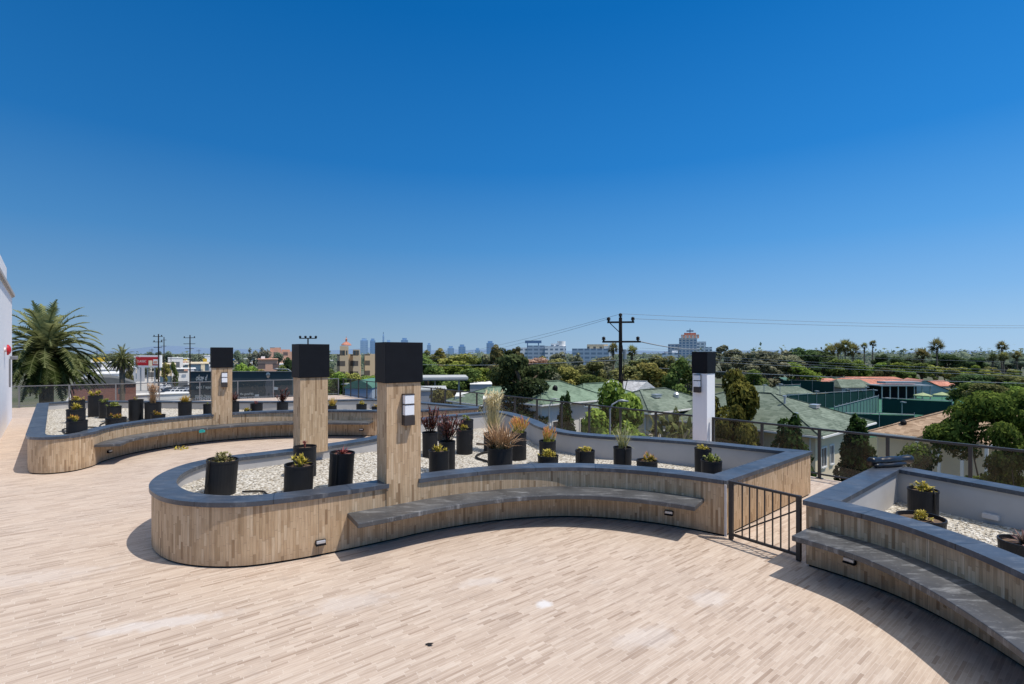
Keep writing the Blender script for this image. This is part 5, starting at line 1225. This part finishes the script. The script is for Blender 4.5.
# brick building with vaulted dark roof
t = bld('low brick building with a shallow vaulted dark roof right of the date palm', 'building', 'brick_building'); D = 92
part(t,'wall','brick',72,137,384.5,None,D,14)
f = TURN[t.name]; dv_ = Vector((math.sin(f),math.cos(f))); ev_ = Vector((math.cos(f),-math.sin(f))); tn = (104.5-512)/500; hw = 66*D/500/(math.cos(f)+math.sin(f)*tn)/2; o_ = Vector((bear(104.5,D),D)); zz = zat(384.4,D); n = 14; m = MB()
for i in range(n):
    f0, f1 = i/n, (i+1)/n; za, ze = zz+1.3*math.sin(math.pi*f0), zz+1.3*math.sin(math.pi*f1)
    A0 = o_+ev_*hw*(2*f0-1)-dv_*.3; A1 = o_+ev_*hw*(2*f1-1)-dv_*.3; B0 = A0+dv_*14; B1 = A1+dv_*14
    m.face([(A0.x,A0.y,za),(A1.x,A1.y,ze),(B1.x,B1.y,ze),(B0.x,B0.y,za)]); m.face([(A0.x,A0.y,zz-.02),(A1.x,A1.y,zz-.02),(A1.x,A1.y,ze),(A0.x,A0.y,za)])
m.build('roof', MT['darkroof'], t)
for q in (118,124): part(t,'window','blackpaint',q,q+1.6,389,394,D-.05,.2)
# flat roofed white buildings and shops
def flatb(label, px0, px1, y0, D, dep, wallm, fascia=None, name='shop_building', signs=()):
    t = bld(label, 'shop building', name); part(t,'wall',wallm,px0,px1,y0+.6,None,D,dep); part(t,'parapet',fascia or 'offwhite',px0-.15,px1+.15,y0,y0+ (1.5 if fascia else .6),D-.15,dep+.3)
    part(t,'roof','lightroof',px0+.3,px1-.3,y0-.02,y0+.2,D+.5,dep-1)
    for (a, e, yy, y2, mt) in signs: part(t,'sign',mt,a,e,yy,y2,D-.4,.2)
    part(t,'roof_unit','steel',px0+(px1-px0)*.3,px0+(px1-px0)*.36,y0-.9,y0,D+dep*.4,1.5); part(t,'roof_unit','offwhite',px0+(px1-px0)*.6,px0+(px1-px0)*.68,y0-.7,y0,D+dep*.5,2); return t
flatb('white flat roofed building behind the vaulted brick one', 84,124,373.5,112,16,'offwhite')
flatb('yellow trimmed shop right of the billboard', 160,176,363.5,190,14,'w_shop','cream',signs=[(161.5,166,364.5,366.2,'bluepaint')])
flatb('two storey pale shop with a dark upper window beside the pole', 168,183,357.5,215,14,'w_shop2')
flatb('long yellow fronted strip of shops left of the far pillar', 189,209,362.5,185,14,'w_shop','cream',signs=[(191,197,365,366.8,'bluepaint'),(203,207,358.6,361.8,'yellowpaint')])
flatb('far cream shop with a red sign above the parked cars', 178,192,361,235,14,'w_shop2','cream',signs=[(182,187,361.5,363.8,'salmon')])
flatb('low pale building with a bright yellow sign at the edge of the date palm', 88,112,362,200,14,'w_shop2',signs=[(93,105,357.5,361.8,'yellowpaint')])
flatb('grey low shed beneath the red billboard', 112,136,367.5,170,12,'greywall')
flatb('white shop with a blue strip behind the parked cars', 172,196,368.5,160,10,'w_shop2',signs=[(173,179,369.2,371,'bluepaint'),(184,188,369.2,371,'salmon')])
flatb('long low white wall building in front of the parking lot', 131,190,394,100,4,'offwhite')
flatb('pale flat roofed building above the palm on the skyline', 138,152,356,260,14,'w_shop2')
flatb('pale box building near the skyline left of the far pillar', 200,214,355.5,280,16,'offwhite')
flatb('grey blue shop far left beside the date palm', 96,118,368.5,150,12,'greywall','offwhite')
flatb('small white house between mural and back pillar', 296,306,378.5,88,8,'offwhite',signs=[(296,304,384,386,'salmon'),(296,304,390,394,'bluepaint')])
flatb('dark roofed workshop right of the white canopy', 470,492,384,100,10,'greywall'); flatb('white workshop behind the railing right of the canopy', 474,489,380.5,125,10,'greywall','canopy'); flatb('low pale garage left of the small yellow tree', 419,447,389.5,72,8,'greywall','canopy')
flatb('low white garage below the cedar', 455,500,396,58,5,'offwhite')
rt = random.Random(21)
TOWN = ('pale flat roofed box of a shop in the hazy town at the left','cream flat roofed shop in the hazy town at the left','grey flat roofed shop in the hazy town at the left')
for i in range(64):
    px = rt.uniform(84,330); D = rt.uniform(190,460); w_ = rt.uniform(5,14); kx = rt.randrange(3); hgt = rt.uniform(4.5,8.5)
    y0 = 353+(CAMZ-GZ-hgt)*500/D
    t_ = flatb(TOWN[kx], px, px+w_, y0, D, 10, ('w_shop2','w_shop','greywall')[kx], rt.choice((None,'cream','offwhite')), signs=[(px+w_*.2,px+w_*.6,y0+.6,y0+2.0,rt.choice(('bluepaint','salmon','yellowpaint','teal_sign','offwhite')))] if rt.random() < .6 else ()); t_['group'] = 'town shops at the left'
for i in range(26):
    px = rt.uniform(86,300); D = rt.uniform(130,330); plant(rt.choice(('broad/green','broad/olive','airy/green','broad/yellow')), px, D, 353+(CAMZ-GZ-rt.uniform(5,9))*500/D, rt.uniform(6,11)*150/D, 'small street tree among the shops and car parks at the left', 'street trees at the left')
for i, px in enumerate((97,143,152,171,178,199,216,243,270,318)):
    D = rt.uniform(130,230); utility_pole(px, D, 353-rt.uniform(-3,6), 'thin distant pole standing among the shops at the left', [(.6,2.2,(),0)], 'distant poles at the left', .1)
# billboard
D = 150; t = thing('billboard', 'red billboard in a white frame with white lettering and a portrait panel', 'billboard'); TURN[t.name] = 0; 
part(t,'frame','offwhite',133.8,160.4,355.2,367.4,D,.8);
MT['red_sign'] = plain('red poster', (.50,.025,.03), .7, var=.15, sc=.3); part(t,'poster','red_sign',135.6,158.6,357.0,365.4,D-.1,.08)
part(t,'panel','cream',148.6,152.2,360.5,366.2,D-.2,.05); part(t,'panel','offwhite',153.2,157.6,359.4,364.2,D-.2,.05); part(t,'panel','salmon',153.8,157.0,361.0,363.6,D-.28,.05)
text('CLASSIC', 136.8, 362.3, D-.25, .95, 'muralwhite', t, sx=.8)
for q in (140,147,154): part(t,'post','steel',q,q+.4,367,None,D+.3,.4)
# canopy
D = 88; t = thing('canopy', 'flat white petrol station canopy on dark posts right of the lamp pillar', 'canopy'); part(t,'roof','canopy',412,468.5,377.4,379.6,D,10); part(t,'soffit','greywall',413,467.5,379.9,380.6,D+.3,9.4)
for q in (434,458): part(t,'post','steel',q,q+1.8,380.6,None,D+4,.5)
# green arched building
D = 84; t = bld('small building with a green arched roof seen between the two near pillars', 'building', 'arched_building'); m = MB(); x0, x1 = bear(344,D), bear(373,D); zz = zat(388,D); n = 14
for i in range(n):
    f0, f1 = i/n, (i+1)/n; a, e = x0+(x1-x0)*f0, x0+(x1-x0)*f1; za, ze = zz+1.25*math.sin(math.pi*f0)**.8, zz+1.25*math.sin(math.pi*f1)**.8
    m.face([(a,D-.3,za),(e,D-.3,ze),(e,D+9,ze),(a,D+9,za)]); m.face([(a,D-.3,zz-.05),(e,D-.3,zz-.05),(e,D-.3,ze),(a,D-.3,za)])
m.build('roof', MT['greenroof2'], t); TURN[t.name] = 0; part(t,'wall','w_grey',345,372,388,None,D,8.5); part(t,'parapet','offwhite',340,376,383.2,384.5,D+9.5,.6)
# pink bus
def car(label, px, D, paint, rz, group, first=[None]):
    t = thing('parked_car', label, 'car', (bear(px,D),D,GZ+.02), rz, group)
    prof = [(-2.15,.35),(-2.2,.75),(-2.0,.92),(-1.35,.98),(-.75,1.42),(.75,1.44),(1.3,1.0),(2.05,.88),(2.2,.7),(2.15,.35)]
    m = MB(); n = len(prof); vs = [(x,-.86 if z < 1.1 else -.7,z) for x,z in prof]+[(x,.86 if z < 1.1 else .7,z) for x,z in prof]
    m.mesh(vs, [tuple(range(n)), tuple(range(2*n-1,n-1,-1))]+[(i,n+i,n+(i+1)%n,(i+1)%n) for i in range(n)]); m.build('body', paint, t)
    m = MB()
    for sg in (-1,1): m.face([(-1.2,sg*.845,1.0),(1.12,sg*.845,1.0),(.68,sg*.735,1.37),(-.68,sg*.735,1.37)])
    m.face([(1.30,-.72,1.03),(1.30,.72,1.03),(.82,.62,1.405),(.82,-.62,1.405)]); m.face([(-1.33,-.72,1.02),(-1.33,.72,1.02),(-.82,.62,1.40),(-.82,-.62,1.40)]); m.build('windows', M['pane'], t)
    for x in (-1.35,1.35):
        for y in (-.8,.8):
            m = MB(); m.tube([(x,y-.1,.32),(x,y+.1,.32)], .32, 12); wo_ = m.build('wheel', MT['tyre'], t); m = MB(); m.tube([(x,y-.115,.32),(x,y+.115,.32)], .19, 10); m.build('rim', MT['chrome'], wo_)
    return t
paints = [plain('white car paint',(.72,.72,.72),.3,.5,var=.02),plain('silver car paint',(.40,.41,.43),.3,.5,metal=.4,var=.02),plain('dark car paint',(.03,.035,.045),.25,.5,var=.02),plain('red car paint',(.36,.03,.03),.3,.5,var=.02)]
first = [None]*4; nm = ('white','silver','dark','red')
r = random.Random(9); k_ = 0
m = MB(); m.face([(bear(60,100),100,GZ+.008),(bear(215,100),100,GZ+.008),(bear(230,240),240,GZ+.008),(bear(80,240),240,GZ+.008)]); m.build('parking_lot', MT['lot'], kind='structure')
m = MB(); m.face([(-60,44,GZ+.008),(-8,66,GZ+.008),(-10,92,GZ+.008),(-90,92,GZ+.008)]); m.build('road', MT['asphalt'], kind='structure')
m = MB(); m.face([(-40,60,GZ+.012),(-10,72,GZ+.012),(-10.1,72.3,GZ+.012),(-40.1,60.3,GZ+.012)]); m.build('lane_marking', MT['paint'], kind='structure')
for rowD in (118,126,138,147,158,170):
    for px in range(166,212,4):
        if r.random() < .22: continue
        p = px + (rowD%7)*.4; q = min(3, int(r.choice((0,0,0,1,1,2,2,2,3)))); lab = nm[q]+' car in the rows parked before the shops at the left'
        if first[q] is None: first[q] = o = car(lab, p, rowD, paints[q], R(80)+r.uniform(-.05,.05), 'cars in the parking lot')
        else: o = copy_tree(first[q]); o.location = (bear(p,rowD),rowD,GZ+.02); o.rotation_euler = (0,0,R(80)+r.uniform(-.1,.1))
for (p, D, q, lab) in ((351,72,0,'white car parked in front of the green arched building'),(361,76,2,'dark car parked right of the white one by the arched building'),(98,100,0,'white car parked behind the vaulted brick building'),(187,98,1,'silver car close to the left end of the black mural')):
    o = copy_tree(first[q]); o.location = (bear(p,D),D,GZ+.02); o.rotation_euler = (0,0,.2); tag(o, lab, 'car', 'cars in the parking lot')
D = 74; t = thing('bus', 'pink and white bus standing between the two near pillars', 'bus', (bear(332,D),D,GZ), R(12))
m = MB(); m.box((0,0,2.1), (5.2,2.4,1.5)); m.build('body', MT['offwhite'], t, bevel=.1); m = MB(); m.box((0,0,3.3), (5.3,2.45,.9)); m.build('upper_band', MT['pinkpaint'], t, bevel=.12); m = MB(); m.box((0,0,1.0), (5.25,2.42,.7)); m.build('skirt', MT['pinkpaint'], t)
for i in range(4): m = MB(); m.box((-1.9+1.25*i,-1.22,2.35), (1.0,.04,.75)); m.build('window', M['pane'], t)
for x in (-1.7,1.7): m = MB(); m.tube([(x,-1.25,.45),(x,-1.0,.45)], .45, 12); m.build('wheel', MT['tyre'], t)
# low white walls and sheds right behind the terrace
flatb('grey box shed beyond the railing at the cedar foot', 483,494,399,40,3,'greywall')
